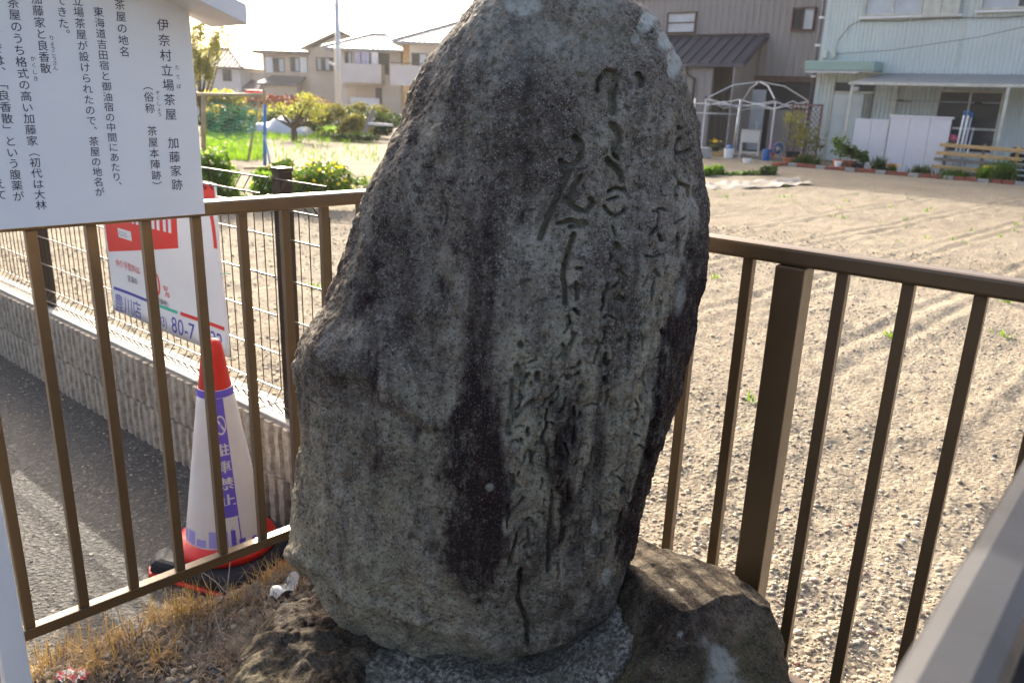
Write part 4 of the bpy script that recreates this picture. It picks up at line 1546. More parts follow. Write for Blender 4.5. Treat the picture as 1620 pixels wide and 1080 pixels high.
def blobpts(blobs, n, seed=1, shell=.45):
    rg = np.random.default_rng(seed)
    w_ = np.array([b[3] * b[4] * b[5] for b in blobs]) ** .7
    w_ /= w_.sum()
    i = rg.choice(len(blobs), n, p=w_)
    B = np.array(blobs, float)[i]
    d = rg.normal(size=(n, 3))
    d /= np.linalg.norm(d, axis=1)[:, None]
    r_ = (shell + (1 - shell) * rg.uniform(0, 1, n) ** .6)[:, None]
    r_ *= rg.uniform(.8, 1.12, n)[:, None]
    return B[:, :3] + d * r_ * B[:, 3:6]


def rnd_blobs(w, h, z0, k, seed, dy=.8, rr_=.38):
    rg = random.Random(seed)
    out = []
    for _ in range(k):
        r_ = rg.uniform(.6, 1.25) * rr_
        x = rg.uniform(-1, 1) * (w / 2 - r_ * w * .3)
        z = z0 + rg.uniform(.12, .85) * h * (1 - .35 * abs(x) / (w / 2))
        out.append((x, rg.uniform(-1, 1) * w * .28 * dy, z, r_ * w * .5, r_ * w * .45, r_ * h * .5))
    return out


def shrub(name, label, px, pyb, Y, pyt, wpx, mat, seed, cat='shrub', leaves=1800, group=None, trunk=True, lsize=.05, flowers=None, k=12):
    b = at_y(px, pyb, Y)
    tp = at_y(px, pyt, Y)
    h = tp[2] - b[2]
    w = wpx / FOC * Y * 1.03
    t = thing(name, label, cat, (b[0], b[1], b[2]), 0, group)
    bl = rnd_blobs(w, h, 0.02 * h, k, seed)
    leafcloud('foliage', mat, blobpts(bl, leaves, seed), lsize, t, seed=seed)
    g = MB()
    for i in range(5):
        rg = random.Random(seed * 9 + i)
        ex, ey = rg.uniform(-.35, .35) * w, rg.uniform(-.2, .2) * w
        g.tube([(0, 0, -.25), (ex * .3, ey * .3, h * .35), (ex, ey, h * .75)], [.03 * h, .02 * h, .008 * h], 5)
    g.build('stems', 'bark', t)
    if flowers:
        fm, nf, fs_ = flowers
        P_ = blobpts([(x, y, z + rz_ * .5, rx, ry, rz_ * .8) for x, y, z, rx, ry, rz_ in bl], nf, seed + 5, .75)
        leafcloud('flowers', fm, P_, fs_, t, seed=seed + 2, aspect=.9, kind='stuff')
    return t


# hedge line beyond the near field
shrub('hedge_shrub', 'rounded olive shrub in the hedge right of the yellow-leaved tree', 543, 222, 25, 163, 92, 'leaf_o', 21, leaves=3200, group='shrubs of the garden hedge', k=16)
shrub('hedge_shrub', 'low dark shrub in the hedge right behind the yellow-leaved tree trunk', 490, 216, 26, 160, 70, 'leaf_d', 22, leaves=2200, group='shrubs of the garden hedge')
shrub('hedge_shrub', 'small dark green shrub beside the leaning board and the stone', 600, 222, 26.5, 168, 75, 'leaf_d', 23, leaves=2400, group='shrubs of the garden hedge')
shrub('hedge_shrub', 'olive bush below the balcony house at the top of the hedge', 575, 200, 30, 158, 80, 'leaf_o', 24, leaves=2400, group='shrubs of the garden hedge')
shrub('hedge_shrub', 'dark bush showing through the green garden net', 362, 215, 24, 162, 95, 'leaf_d', 25, leaves=3200, group='shrubs of the garden hedge', k=16)
shrub('hedge_shrub', 'yellow-flowering bush above the green garden net', 365, 190, 27, 142, 95, 'leaf_o', 26, leaves=2600, group='shrubs of the garden hedge', flowers=('petal_y', 350, .06))
shrub('red_hedge', 'dark red-leaved hedge in front of the beige house', 455, 175, 36, 148, 150, 'leaf_r', 27, cat='hedge', leaves=3200, k=18, lsize=.06)
shrub('hedge_shrub', 'low leafy greens below the olive shrub in the hedge', 555, 222, 23.5, 205, 75, 'leaf_d', 28, leaves=1500, group='shrubs of the garden hedge')


def tree(name, label, px, pyb, Y, crown_px, mat, seed, leaves=2600, lsize=.05, r0=.05, limbs=9, extra=None):
    """crown_px: (xmin,xmax,ytop,ybottom)"""
    b = at_y(px, pyb, Y)
    x0, x1, yt, yb = crown_px
    c = at_y((x0 + x1) / 2, (yt + yb) / 2, Y) - b
    w = (x1 - x0) / FOC * Y
    h = (yb - yt) / FOC * Y
    t = thing(name, label, 'tree', tuple(b), 0)
    rg = random.Random(seed)
    g = MB()
    fork = c[2] - h * .55
    g.tube([(0, 0, -.3), (.02, 0, fork * .5), (.0, .0, fork)], [r0 * 1.25, r0, r0 * .8], 8)
    bl = []
    for i in range(limbs):
        ex = c[0] + w * .45 * (2 * (i + .5) / limbs - 1) + rg.uniform(-.1, .1) * w
        ez = c[2] + h * rg.uniform(-.25, .38)
        ey = rg.uniform(-.3, .3) * w
        mid = (ex * .45, ey * .5, fork + (ez - fork) * rg.uniform(.2, .5))
        g.tube([(0, 0, fork * .85), mid, (ex, ey, ez)], [r0 * .6, r0 * .35, r0 * .12], 5)
        for _ in range(2):
            rr_ = rg.uniform(.12, .22)
            bl.append((ex + rg.uniform(-.1, .1) * w, ey, ez + rg.uniform(-.1, .15) * h, rr_ * w, rr_ * w, rr_ * h * 1.2))
    g.build('trunk', 'bark', t)
    leafcloud('crown', mat, blobpts(bl, leaves, seed, .1), lsize, t, seed=seed)
    if extra:
        leafcloud('blossom', extra, blobpts(bl, leaves // 4, seed + 1, .6), lsize * .8, t, seed=seed + 1)
    return t


tree('fruit_tree', 'small spreading tree with yellow leaves and dark forked trunk', 465, 225, 22.7, (422, 524, 150, 195), 'leaf_y', 31, 1000, .035, .085, 11)
tree('garden_tree', 'feathery pale olive tree at the right edge of the information board', 322, 235, 19, (300, 352, 45, 150), 'leaf_p', 32, 5600, .028, .045, 14)

# bright grass strip and leafy plants on the near side of the mesh fence
gr = []
for _ in range(5200):
    q_ = at_z(random.uniform(318, 560), 212 + random.gauss(0, 7), 0)
    gr.append((q_[0], q_[1], field_z(q_[0], q_[1])))
for _ in range(260):
    q_ = at_z(random.uniform(430, 600), random.uniform(222, 262), 0)
    gr.append((q_[0], q_[1], field_z(q_[0], q_[1])))
for _ in range(1500):
    q_ = at_z(random.uniform(322, 420), random.uniform(225, 262), 0)
    gr.append((q_[0], q_[1], field_z(q_[0], q_[1])))
blades('grass', 'leaf_b', np.array(gr, float), .15, .012, .35, .4, 'bright green grass strip under the yellow-leaved tree', seg=3, seed=9)
gw = []
for _ in range(70):
    s_, n_ = random.uniform(-5.5, .5), random.uniform(3.2, 15)
    p_ = sn(s_, n_)
    gz = float(field_z(np.array(p_[0]), np.array(p_[1])))
    for k_ in range(random.randint(3, 12)):
        gw.append((p_[0] + random.gauss(0, .025), p_[1] + random.gauss(0, .025), gz))
for _ in range(14):
    s_, n_ = random.gauss(-4.6, .5), random.uniform(11.5, 13)
    p_ = sn(s_, n_)
    for k_ in range(10):
        gw.append((p_[0] + random.gauss(0, .08), p_[1] + random.gauss(0, .08), .03))
blades('field_weeds', 'leaf_b', np.array(gw, float), .055, .006, .7, .4, 'small green weeds dotted over the sandy field', seg=3, cat='weeds', seed=10)

shrub('leafy_plant', 'bright green leafy plant with white flowers beside the board, behind the mesh fence', 345, 330, 9.0, 215, 85, 'leaf_b', 41, cat='plant', leaves=2600, lsize=.030, flowers=('petal_w', 110, .022), group='vegetable plants behind the mesh fence', k=14)
shrub('leafy_plant', 'green plants with yellow flowers next to the stone, behind the mesh fence post', 500, 312, 9.6, 252, 165, 'leaf', 42, cat='plant', leaves=4200, lsize=.026, flowers=('petal_y', 260, .020), group='vegetable plants behind the mesh fence', k=20)
shrub('leafy_plant', 'low green plants below the blue pole', 410, 320, 9.2, 262, 70, 'leaf_b', 43, cat='plant', leaves=1600, lsize=.026, flowers=('petal_w', 40, .02), group='vegetable plants behind the mesh fence')

shrub('leafy_plant', 'low green crop row between the blue pole and the mesh fence post', 452, 300, 10.6, 252, 80, 'leaf', 44, cat='plant', leaves=2400, lsize=.026, flowers=('petal_y', 60, .02), group='vegetable plants behind the mesh fence')
shrub('hedge_shrub', 'dark green shrub just left of the yellow-leaved tree, under the red hedge', 430, 214, 28, 165, 70, 'leaf_d', 45, leaves=2200, group='shrubs of the garden hedge')
shrub('hedge_shrub', 'dark green shrub between the olive shrub and the leaning board', 575, 221, 27.5, 166, 60, 'leaf_d', 46, leaves=2200, group='shrubs of the garden hedge')

# garden net on a bamboo frame
a_, b_, c_ = at_y(322, 255, 15.5), at_y(322, 150, 15.5), at_y(420, 151, 15.5)
d_ = at_y(391, 263, 15.5)
nf = thing('net_frame', 'bamboo frame holding a sagging green garden net', 'garden frame', tuple(a_))
rel = lambda p: tuple(np.array(p) - a_)
MB().tube([rel(a_), rel(b_)], .045, 8).build('post', 'bamboo', nf, smooth=True)
MB().tube([rel(b_ + np.array([-.12, 0, 0])), rel(c_)], .035, 8).build('top_bar', 'bamboo', nf, smooth=True)
MB().tube([rel(d_), rel(at_y(411, 152, 15.5))], .022, 8).build('brace', 'bamboo', nf, smooth=True)
g = MB()
nx0, nx1, nzt, nzb = 330, 405, 165, 215
for i in range(13):
    x_ = nx0 + (nx1 - nx0) * i / 12
    g.tube([rel(at_y(x_ + 2 * math.sin(i * 1.3 + j), 153 + (nzb - 153) * j / 8 + 3 * math.sin(i), 15.45)) for j in range(9)], .004, 4)
for j in range(11):
    y_ = nzt + (nzb - nzt) * j / 10
    g.tube([rel(at_y(nx0 + (nx1 - nx0) * i / 9, y_ + 5 * math.sin(i / 9 * 3.14) * (j / 10) + 2.2 * math.sin(i * 2 + j), 15.45)) for i in range(10)], .0075, 4)
g.build('net', 'net', nf, kind='stuff')
p0, p1 = at_y(418, 268, 14.8), at_y(418, 151, 14.8)
bp = thing('blue_pole', 'upright blue pole with pale tip beside the garden net', 'pole', tuple(p0))
MB().tube([(0, 0, -.2), tuple(p1 - p0 + np.array([0, 0, -.16]))], .032, 8).build('shaft', 'bluepipe', bp, smooth=True)
MB().tube([tuple(p1 - p0 + np.array([0, 0, -.16])), tuple(p1 - p0 + np.array([0, 0, .1]))], .030, 8).build('tip', 'bamboo', bp, smooth=True)
q0_, q1_ = at_y(419, 215, 14.7), at_y(431, 280, 14.3)
bs = MB().tube([(0, 0, 0), tuple(q0_ - q1_)], .016, 6).build('blue_stake', 'bluepipe', smooth=True)
bs.location = tuple(q1_)
tag(bs, 'thin slanting blue stake leaning on the blue pole', 'stake')
q0_, q1_ = at_y(386, 266, 11.5), at_y(446, 265, 11.5)
bs = MB().tube([(0, 0, 0), tuple(q1_ - q0_)], .022, 6).build('bamboo_rail', 'bamboo', smooth=True)
bs.location = tuple(q0_)
tag(bs, 'horizontal pale bamboo pole above the mesh fence top', 'pole')
# leaning weathered board and pale-blue sheet
q0_, q1_ = at_y(572, 223, 24), at_y(591, 176, 24.6)
g = MB().beam((0, 0, 0), tuple(q1_ - q0_), .15, .05, (0, 1, 0))
bs = g.build('leaning_board', 'wood_g', bevel=.01)
bs.location = tuple(q0_)
tag(bs, 'grey weathered board leaning beside the hedge near the stone', 'board')
q0_ = at_y(586, 196, 24.2)
g = MB().beam((0, 0, 0), tuple(at_y(618, 198, 24.8) - q0_), .25, .08)
bs = g.build('folded_sheet', 'wheap', bevel=.02)
bs.location = tuple(q0_)
tag(bs, 'pale blue folded sheet lying behind the leaning board', 'sheet')
# white covered heap
hp = at_y(445, 213, 25.5)
g = MB()
NN = 26
vs = []
for i in range(NN + 1):
    for j in range(NN + 1):
        x_, y_ = (i / NN * 2 - 1), (j / NN * 2 - 1)
        r_ = max(abs(x_), abs(y_))
        h_ = (1 - r_ ** 3) * .42 * (1 + .25 * math.sin(x_ * 6 + 1) + .12 * math.sin(y_ * 8 + x_ * 11)) + .02 * random.random()
        vs.append((x_ * .95, y_ * .6, h_))
g.add(vs, [(i * (NN + 1) + j, (i + 1) * (NN + 1) + j, (i + 1) * (NN + 1) + j + 1, i * (NN + 1) + j + 1) for i in range(NN) for j in range(NN)])
bs = g.build('covered_heap', 'wheap', smooth=True)
bs.location = tuple(hp)
tag(bs, 'heap under a white tarpaulin behind the yellow-leaved tree', 'tarpaulin')

# ================================================================== FAR HOUSES (upper left)
def facing(px, pyb, Y, name, label, cat='house', rz=0.0, group='houses beyond the hedge'):
    b = at_y(px, pyb, Y)
    z_b = -1.25 if Y > 55 else float(field_z(np.array(b[0]), np.array(b[1])))
    t = thing(name, label, cat, (b[0], b[1], z_b), rz, group)
    t['_y'] = Y
    return t, np.array([b[0], b[1], z_b])


def loc_of(o0, px, py, Y, y=0.0):
    p = at_y(px, py, Y) - o0
    return p[0], p[2]


def window(par, x0, x1, z0, z1, y=0.0, frame='frame_d', pane='glass', curtain=True, fw=.05, mull=1, dep=.07):
    """window on a wall facing local -y at plane y: frame ring, panes, mullions"""
    g = MB()
    g.box(x0, x1, y - dep, y + .03, z0, z0 + fw)
    g.box(x0, x1, y - dep, y + .03, z1 - fw, z1)
    g.box(x0, x0 + fw, y - dep, y + .03, z0 + fw, z1 - fw)
    g.box(x1 - fw, x1, y - dep, y + .03, z0 + fw, z1 - fw)
    f = g.build('window', frame, par)
    n = mull + 1
    xs_ = [x0 + fw + (x1 - x0 - 2 * fw) * i / n for i in range(n + 1)]
    for i in range(n):
        MB().box(xs_[i] + .005, xs_[i + 1] - .005, y - .045 + .012 * (i % 2), y - .035 + .012 * (i % 2), z0 + fw, z1 - fw).build('pane', (curtain if isinstance(curtain, str) else pane) if not isinstance(curtain, (list, tuple)) else curtain[i % len(curtain)], f)
        if i:
            MB().box(xs_[i] - .022, xs_[i] + .022, y - .06, y - .02, z0 + fw, z1 - fw).build('mullion', frame, f)
    return f


def hip_roof(par, x0, x1, y0, y1, z, rise, over, mat, name='roof', ridge=.35, tiles=True):
    x0 -= over; x1 += over; y0 -= over; y1 += over
    cy_ = (y0 + y1) / 2
    rx0, rx1 = x0 + (x1 - x0) * ridge, x1 - (x1 - x0) * ridge
    g = MB()
    g.add([(x0, y0, z), (x1, y0, z), (x1, y1, z), (x0, y1, z), (rx0, cy_, z + rise), (rx1, cy_, z + rise),
           (x0, y0, z - .14), (x1, y0, z - .14), (x1, y1, z - .14), (x0, y1, z - .14)],
          [(0, 1, 5, 4), (1, 2, 5), (2, 3, 4, 5), (3, 0, 4), (6, 7, 1, 0), (7, 8, 2, 1), (8, 9, 3, 2), (9, 6, 0, 3), (9, 8, 7, 6)])
    r_ = g.build(name, mat, par)
    rg = MB()
    rg.tube([(x0, y0, z + .03), (rx0, cy_, z + rise + .05), (rx1, cy_, z + rise + .05), (x1, y0, z + .03)], .09, 6)
    rg.build('ridge_tiles', mat, r_)
    if tiles:
        tl = MB()
        k_ = int((x1 - x0) / .33)
        for i in range(1, k_):
            xa = x0 + (x1 - x0) * i / k_
            fr0 = 1.0
            if xa < rx0:
                fr0 = (xa - x0) / (rx0 - x0)
            if xa > rx1:
                fr0 = (x1 - xa) / (x1 - rx1)
            tl.tube([(xa, y0, z + .02), (xa, y0 + (cy_ - y0) * fr0, z + rise * fr0 + .02)], .035, 4)
        tl.build('tile_rows', mat, r_, kind='stuff')
    return r_


# small grey house
Yh = 62
t, o0 = facing(352, 200, Yh, 'detached_house', 'small grey hip-roofed house at the far left, half hidden by the olive tree')
fx_ = lambda px, py: loc_of(o0, px, py, Yh)
xa, _ = fx_(322, 110)
xb, ze = fx_(379, 107)
MB().box(xa - 2.5, xb, 0, 6, -.2, ze).build('wall', 'greywall', t)
hip_roof(t, xa - 2.5, xb, 0, 6, ze, 1.35, .35, 'tile')
x0_, z1_ = fx_(352, 110)
x1_, z0_ = fx_(367, 129)
window(t, x0_, x1_, z0_, z1_)

# beige house with tiled lean-to
Yh = 64
t, o0 = facing(460, 200, Yh, 'detached_house', 'beige two-storey house with white shutters and a grey tiled lean-to')
fx_ = lambda px, py: loc_of(o0, px, py, Yh)
xa, _ = fx_(416, 100)
xm, zt = fx_(488, 80)
xb, _ = fx_(590, 80)
_, ze = fx_(420, 85)
MB().box(xa, xm, 0, 7, -.2, ze).build('left_wall', 'beige', t)
zpk = fx_(540, 52)[1]
xpk = fx_(540, 52)[0]
g = MB().prism([(xm, -.2), (xb, -.2), (xb, zt + .1), (xpk, zpk - .1), (xm, zt + .0)], -.25, 6.8)
g.build('gable_wall', 'beige', t)
g = MB()
g.beam((xm - .4, 3.2, zt + .05), (xpk, 3.2, zpk + .08), 8.0, .14)
g.beam((xpk, 3.2, zpk + .08), (xb + .5, 3.2, zt + .1), 8.0, .14)
g.build('gable_roof', 'tile', t)
g = MB().box(xa - .6, xm + .1, -.6, 7.5, ze, ze + .22)
g.build('eave', 'tile', t, bevel=.03)
xc_, zc_ = fx_(395, 116)
MB().box(xc_, xa - .01, .4, 4, -.2, zc_).build('side_annex', 'beige2', t)
for (pa, pb, ya, yb_, sh) in ((432, 451, 92, 115, 'L'), (459, 475, 91, 114, 'R')):
    x0_, z1_ = fx_(pa, ya)
    x1_, z0_ = fx_(pb, yb_)
    window(t, x0_, x1_, z0_, z1_, curtain=['glass', 'curtain'])
    sx0, sx1 = (x0_ - .55, x0_ - .04) if sh == 'L' else (x1_ + .04, x1_ + .55)
    g = MB().box(sx0, sx1, -.12, -.02, z0_ - .05, z1_ + .05)
    for k_ in range(8):
        zz_ = z0_ + (z1_ - z0_) * k_ / 8
        g.box(sx0 + .04, sx1 - .04, -.135, -.118, zz_ + .02, zz_ + .05)
    g.build('shutter', 'whitepaint', t)
x0_, z1_ = fx_(502, 91)
x1_, z0_ = fx_(530, 113)
window(t, x0_, x1_, z0_, z1_, y=-.25, curtain=['curtain', 'glass'], mull=3, frame='sash_r', dep=.25)
# lean-to roof
x0_, zr0 = fx_(431, 119)
x1_, zr1 = fx_(484, 119)
xe0, zze = fx_(417, 131)
xe1, _ = fx_(476, 131)
g = MB()
g.add([(x0_, -.01, zr0), (x1_, -.01, zr0), (xe1 + .2, -1.5, zze), (xe0, -1.5, zze), (x0_, -.01, zr0 - .16), (x1_, -.01, zr0 - .16), (xe1 + .2, -1.5, zze - .16), (xe0, -1.5, zze - .16)],
      [(0, 3, 2, 1), (4, 5, 6, 7), (3, 7, 6, 2), (0, 4, 7, 3), (1, 2, 6, 5)])
g.build('lean_to_roof', 'tile', t)
MB().box(xe0 + .4, xe1, -1.2, -.02, -.2, zze - .17).build('lean_to_wall', 'beige', t)
g = MB()
x2_, z2_ = fx_(400, 133)
g.add([(x2_, -.2, z2_ + .3), (xe0 + .1, -.2, z2_ + .35), (xe0 + .1, -1.8, z2_ - .4), (x2_ - .5, -1.8, z2_ - .4)], [(0, 3, 2, 1)])
g.build('porch_roof', 'tile', t)
p_ = fx_(491, 52)
p2_ = fx_(491, 16)
g = MB().tube([(p_[0], 3, zt), (p_[0], 3, p2_[1])], .03, 5)
g.beam((p_[0] - .5, 3, p2_[1] - .2), (p_[0] + .5, 3, p2_[1] - .2), .02, .02)
g.beam((p_[0] - .35, 3, p2_[1] - .7), (p_[0] + .35, 3, p2_[1] - .7), .02, .02)
g.build('antenna', 'galv', t)

# balcony house
Yh = 56
t, o0 = facing(590, 200, Yh, 'detached_house', 'pale house with a wide balcony and laundry, behind the utility pole')
fx_ = lambda px, py: loc_of(o0, px, py, Yh)
xa, ze = fx_(527, 76)
xb, _ = fx_(634, 70)
MB().box(xa, xb, 0, 8, -.2, ze).build('wall', 'beige2', t)
hip_roof(t, xa, xb + .3, 0, 8, ze, 1.15, .6, 'tilelight', ridge=.42)
xl_, zbt = fx_(541, 101)
xr_, zbb = fx_(609, 133)
MB().box(xl_, xr_, -1.4, -1.25, zbb, zbt).build('balcony_wall', 'greywall', t)
MB().box(xl_ + .15, xr_ - .02, -1.4 + .15, -.01, zbb + .002, zbb + .16).build('balcony_floor', 'greywall', t)
MB().box(xr_ - .15, xr_ - .002, -1.245, -.01, zbb + .165, zbt).build('balcony_side', 'greywall', t)
x0_, z1_ = fx_(545, 82)
x1_, _ = fx_(557, 101)
window(t, x0_, x1_, zbt - .6, z1_, curtain=['glass', 'curtain'])
x0_, _ = fx_(562, 82)
x1_, _ = fx_(616, 101)
window(t, x0_, x1_, zbt - .6, z1_, curtain=['dark', 'glass'], mull=3, frame='sash_r')
for px0, px1, m_ in ((566, 574, 'lavender'), (576, 588, 'lavender'), (591, 602, 'whitepaint')):
    x0_, z1b = fx_(px0, 84)
    x1_, _ = fx_(px1, 84)
    g = MB()
    vs = []
    for i in range(7):
        for z_ in (z1b, zbt - .1):
            vs.append((x0_ + (x1_ - x0_) * i / 6, -.9 + .04 * math.sin(i * 2), z_))
    g.add(vs, [(i * 2, i * 2 + 1, i * 2 + 3, i * 2 + 2) for i in range(6)])
    b_ = at_y(px0, 84, Yh)
    lo = g.build('laundry_sheet', m_)
    lo.location = tuple(o0)
    tag(lo, {566: 'narrow pale purple cloth leftmost on the balcony line', 576: 'wide pale purple cloth in the middle of the balcony line', 591: 'white cloth rightmost on the balcony line'}[px0], 'laundry', 'laundry on the balcony')
xx0, zz0 = fx_(562, 83)
xx1, _ = fx_(606, 83)
MB().tube([(xx0, -.9, zz0 + .02), (xx1, -.9, zz0 + .02)], .02, 6).build('laundry_pole', 'galv', t)
# ground floor recess
x0_, z1_ = fx_(547, 135)
x1_, _ = fx_(600, 165)
for pxa, pxb, mt in ((549, 567, 'beige'), (569, 592, 'beige'), (594, 604, 'glass')):
    xa_, xb_ = fx_(pxa, 140)[0], fx_(pxb, 140)[0]
    MB().box(xa_, xb_, -.06, -.02, -.1, z1_ - .1).build('ground_floor_panel', mt, t)
xa_, za_ = fx_(562, 154)
xb_, _ = fx_(606, 154)
MB().box(xa_, xb_, -1.6, -1.5, -.1, za_).build('front_fence_panel', 'wheap', t)
# right-hand neighbour
Yh = 52
t, o0 = facing(680, 200, Yh, 'detached_house', 'pale house with silver tiled roof just left of the monument stone')
fx_ = lambda px, py: loc_of(o0, px, py, Yh)
xa, ze = fx_(648, 67)
MB().box(xa, xa + 7, 0, 8, -.2, ze).build('wall', 'beige2', t)
MB().box(fx_(636, 70)[0], xa - .01, .5, 5, -.2, ze - .1).build('side_wall', 'wood_y', t)
hip_roof(t, xa - .4, xa + 7, 0, 8, ze, 1.5, .6, 'tilelight', ridge=.42)
x0_, z1_ = fx_(651, 84)
x1_, z0_ = fx_(676, 106)
window(t, x0_, x1_, z0_, z1_, curtain=['dark', 'curtain'])
xl_, zbt = fx_(623, 104)
xr_, zbb = fx_(700, 138)
MB().box(xl_, xr_, -1.4, -1.25, zbb, zbt).build('balcony_wall', 'greywall', t)
MB().tube([(xl_, -1.32, zbt + .12), (xr_, -1.32, zbt + .12)], .03, 6).build('balcony_rail', 'frame_d', t)
# utility pole
q0_, q1_ = at_y(538, 200, 42), at_y(541, -60, 42)
up = thing('utility_pole', 'grey steel utility pole in front of the far houses', 'pole', (q0_[0], q0_[1], -.6))
hgt = q1_[2] + .6
MB().tube([(0, 0, -.3), (0, 0, hgt * .4), (0, 0, hgt)], [.155, .14, .10], 12).build('shaft', 'galv', up, smooth=True)
zz_ = at_y(530, 104, 42)[2] + .6
MB().beam((-.5, -.1, zz_ + .15), (.1, -.1, zz_ - .1), .08, .12).build('bracket', 'galv', up)
MB().beam((-.35, 0, at_y(530, 8, 42)[2] + .6), (0, 0, at_y(530, 8, 42)[2] + .6), .05, .05).build('arm', 'galv', up)
q0_ = at_y(403, 150, 40)
g = MB().box(-.35, .35, -.3, .3, 0, .22)
bs = g.build('red_box', 'red', bevel=.05)
bs.location = tuple(q0_)
tag(bs, 'small red painted box in front of the beige house', 'box')
# ================================================================== PALE HOUSE (right)
NH = 23.0
S0 = -8.43
hs = thing('corrugated_house', 'pale mint two-storey house with corrugated walls and a green porch canopy', 'house', sn(S0, NH, 0), ANG_E)
L_, HT = 9.2, 6.0


def ribbed(x0, x1, z0, z1, y, pitch, depth):
    g = MB()
    pts = []
    k_ = int(round((x1 - x0) / pitch))
    p_ = (x1 - x0) / k_
    for i in range(k_):
        xa_ = x0 + i * p_
        pts += [(xa_, 0), (xa_ + p_ * .55, 0), (xa_ + p_ * .68, -depth), (xa_ + p_ * .88, -depth)]
    pts.append((x1, 0))
    n_ = len(pts)
    g.add([(x, y + d_, z0) for x, d_ in pts] + [(x, y + d_, z1) for x, d_ in pts], [(i, i + 1, i + 1 + n_, i + n_) for i in range(n_ - 1)])
    return g


MB().box(0, L_, .03, 8, -.1, HT).build('wall', 'siding_w', hs)
ribbed(.0, L_, -.05, HT, .0, .105, .022).build('siding', 'siding_w', hs)
MB().box(-.02, .10, -.035, .1, -.1, HT).build('corner_trim', 'siding_w', hs, bevel=.01)
MB().tube([(-.10, -.05, .0), (-.10, -.05, HT)], .04, 10).build('downpipe', 'tile', hs, smooth=True)
for zc_ in (2.2, 3.0, 3.7):
    MB().box(-.16, -.04, -.1, .0, zc_, zc_ + .06).build('pipe_clip', 'whitepaint', hs)
MB().box(-.5, L_ + .5, -.6, 8.6, HT, HT + .16).build('roof', 'metalroof', hs, bevel=.02)
MB().box(3.40, 3.42, -.03, -.0, 2.5, HT).build('panel_joint', 'frame_w', hs)
sx = lambda s_: s_ - S0
# upper windows
window(hs, sx(-7.44), sx(-6.02), 3.72, 4.75, y=-.03, frame='frame_w', curtain=['curtain', 'curtain'], dep=.1)
g = MB()
for k_ in range(2):
    g.box(sx(-6.0) + k_ * .42, sx(-6.0) + k_ * .42 + .41, -.16, -.04, 3.68, 4.8)
g.build('shutter_box', 'frame_w', hs, bevel=.01)
MB().box(sx(-7.52), sx(-5.1), -.15, -.03, 3.66, 3.71).build('window_sill', 'whitepaint', hs)
window(hs, sx(-4.75), sx(-3.2), 3.78, 4.8, y=-.03, frame='frame_w', curtain=['curtain', 'glass'], dep=.1)
MB().box(sx(-4.83), sx(-3.1), -.15, -.03, 3.72, 3.77).build('window_sill', 'whitepaint', hs)
# porch canopy
MB().box(sx(-8.55), sx(-6.75), -.75, .0, 2.36, 2.60).build('porch_canopy', 'mint', hs, bevel=.02)
MB().box(sx(-8.50), sx(-6.80), -.70, -.01, 2.33, 2.357).build('canopy_soffit', 'whitepaint', hs)
MB().box(sx(-8.50), sx(-7.10), -.82, -.765, 2.29, 2.35).build('canopy_gutter', 'galv', hs)
# door with transom and side light
dr = MB().box(sx(-7.90), sx(-7.10), -.075, -.035, .03, 1.80).build('door', 'siding_w', hs, bevel=.008)
for zz_ in (.25, .75, 1.2, 1.5):
    for xx_ in (0, .37):
        MB().box(sx(-7.82) + xx_, sx(-7.82) + xx_ + .28, -.085, -.078, zz_, zz_ + (.36 if zz_ < 1.1 else .16)).build('raised_panel', 'siding_w', dr)
MB().tube([(sx(-7.18), -.13, .78), (sx(-7.18), -.13, 1.02)], .014, 6).build('handle', 'dark', dr)
MB().box(sx(-7.97), sx(-7.905), -.09, -.02, .0, 2.12).build('door_frame', 'frame_w', hs)
MB().box(sx(-7.90), sx(-6.88), -.07, -.035, 1.86, 2.08).build('transom', 'glass', hs)
MB().box(sx(-7.90), sx(-6.88), -.09, -.03, 1.81, 1.855).build('transom_bar', 'frame_w', hs)
MB().box(sx(-7.03), sx(-6.88), -.06, -.035, .3, 1.80).build('side_light', 'glass', hs)
for k_ in range(4):
    MB().box(sx(-7.02) + k_ * .037, sx(-7.02) + k_ * .037 + .012, -.075, -.063, .3, 1.80).build('side_light_bar', 'frame_w', hs)
MB().box(sx(-7.45), sx(-7.25), -.14, -.04, 1.87, 1.98).build('porch_lamp', 'whitepaint', hs, bevel=.02)
# sliding garden window
window(hs, sx(-5.30), sx(-3.85), .45, 1.95, y=-.03, frame='frame_w', curtain=['glass', 'glass'], dep=.08, mull=1)
MB().box(sx(-4.50), sx(-3.90), -.055, -.05, 1.25, 1.80).build('blind', 'curtain', hs)
MB().box(sx(-5.25), sx(-3.9), -.10, -.06, 1.02, 1.07).build('window_rail', 'frame_w', hs)
# awning
g = MB()
AX0, AX1 = sx(-6.72), sx(-1.0)
g.add([(AX0, -.02, 2.33), (AX1, -.02, 2.33), (AX1, -1.35, 2.06), (AX0 - .38, -1.35, 2.06), (AX0, -.02, 2.322), (AX1, -.02, 2.322), (AX1, -1.35, 2.052), (AX0 - .38, -1.35, 2.052)],
      [(0, 3, 2, 1), (4, 5, 6, 7), (3, 7, 6, 2), (0, 4, 7, 3)])
aw = g.build('awning_sheet', 'poly', hs)
for k_ in range(1, 6):
    xk = AX0 + k_ * .98
    MB().beam((xk, -.03, 2.335), (xk - .2, -1.34, 2.068), .03, .02).build('awning_rafter', 'galv', hs)
MB().box(AX0 - .40, AX1, -1.40, -1.352, 2.00, 2.07).build('awning_beam', 'frame_w', hs, bevel=.005)
for px_ in (sx(-7.02), sx(-3.58)):
    MB().box(px_ - .035, px_ + .035, -1.395, -1.355, -.02, 1.998).build('awning_post', 'frame_w', hs, bevel=.005)
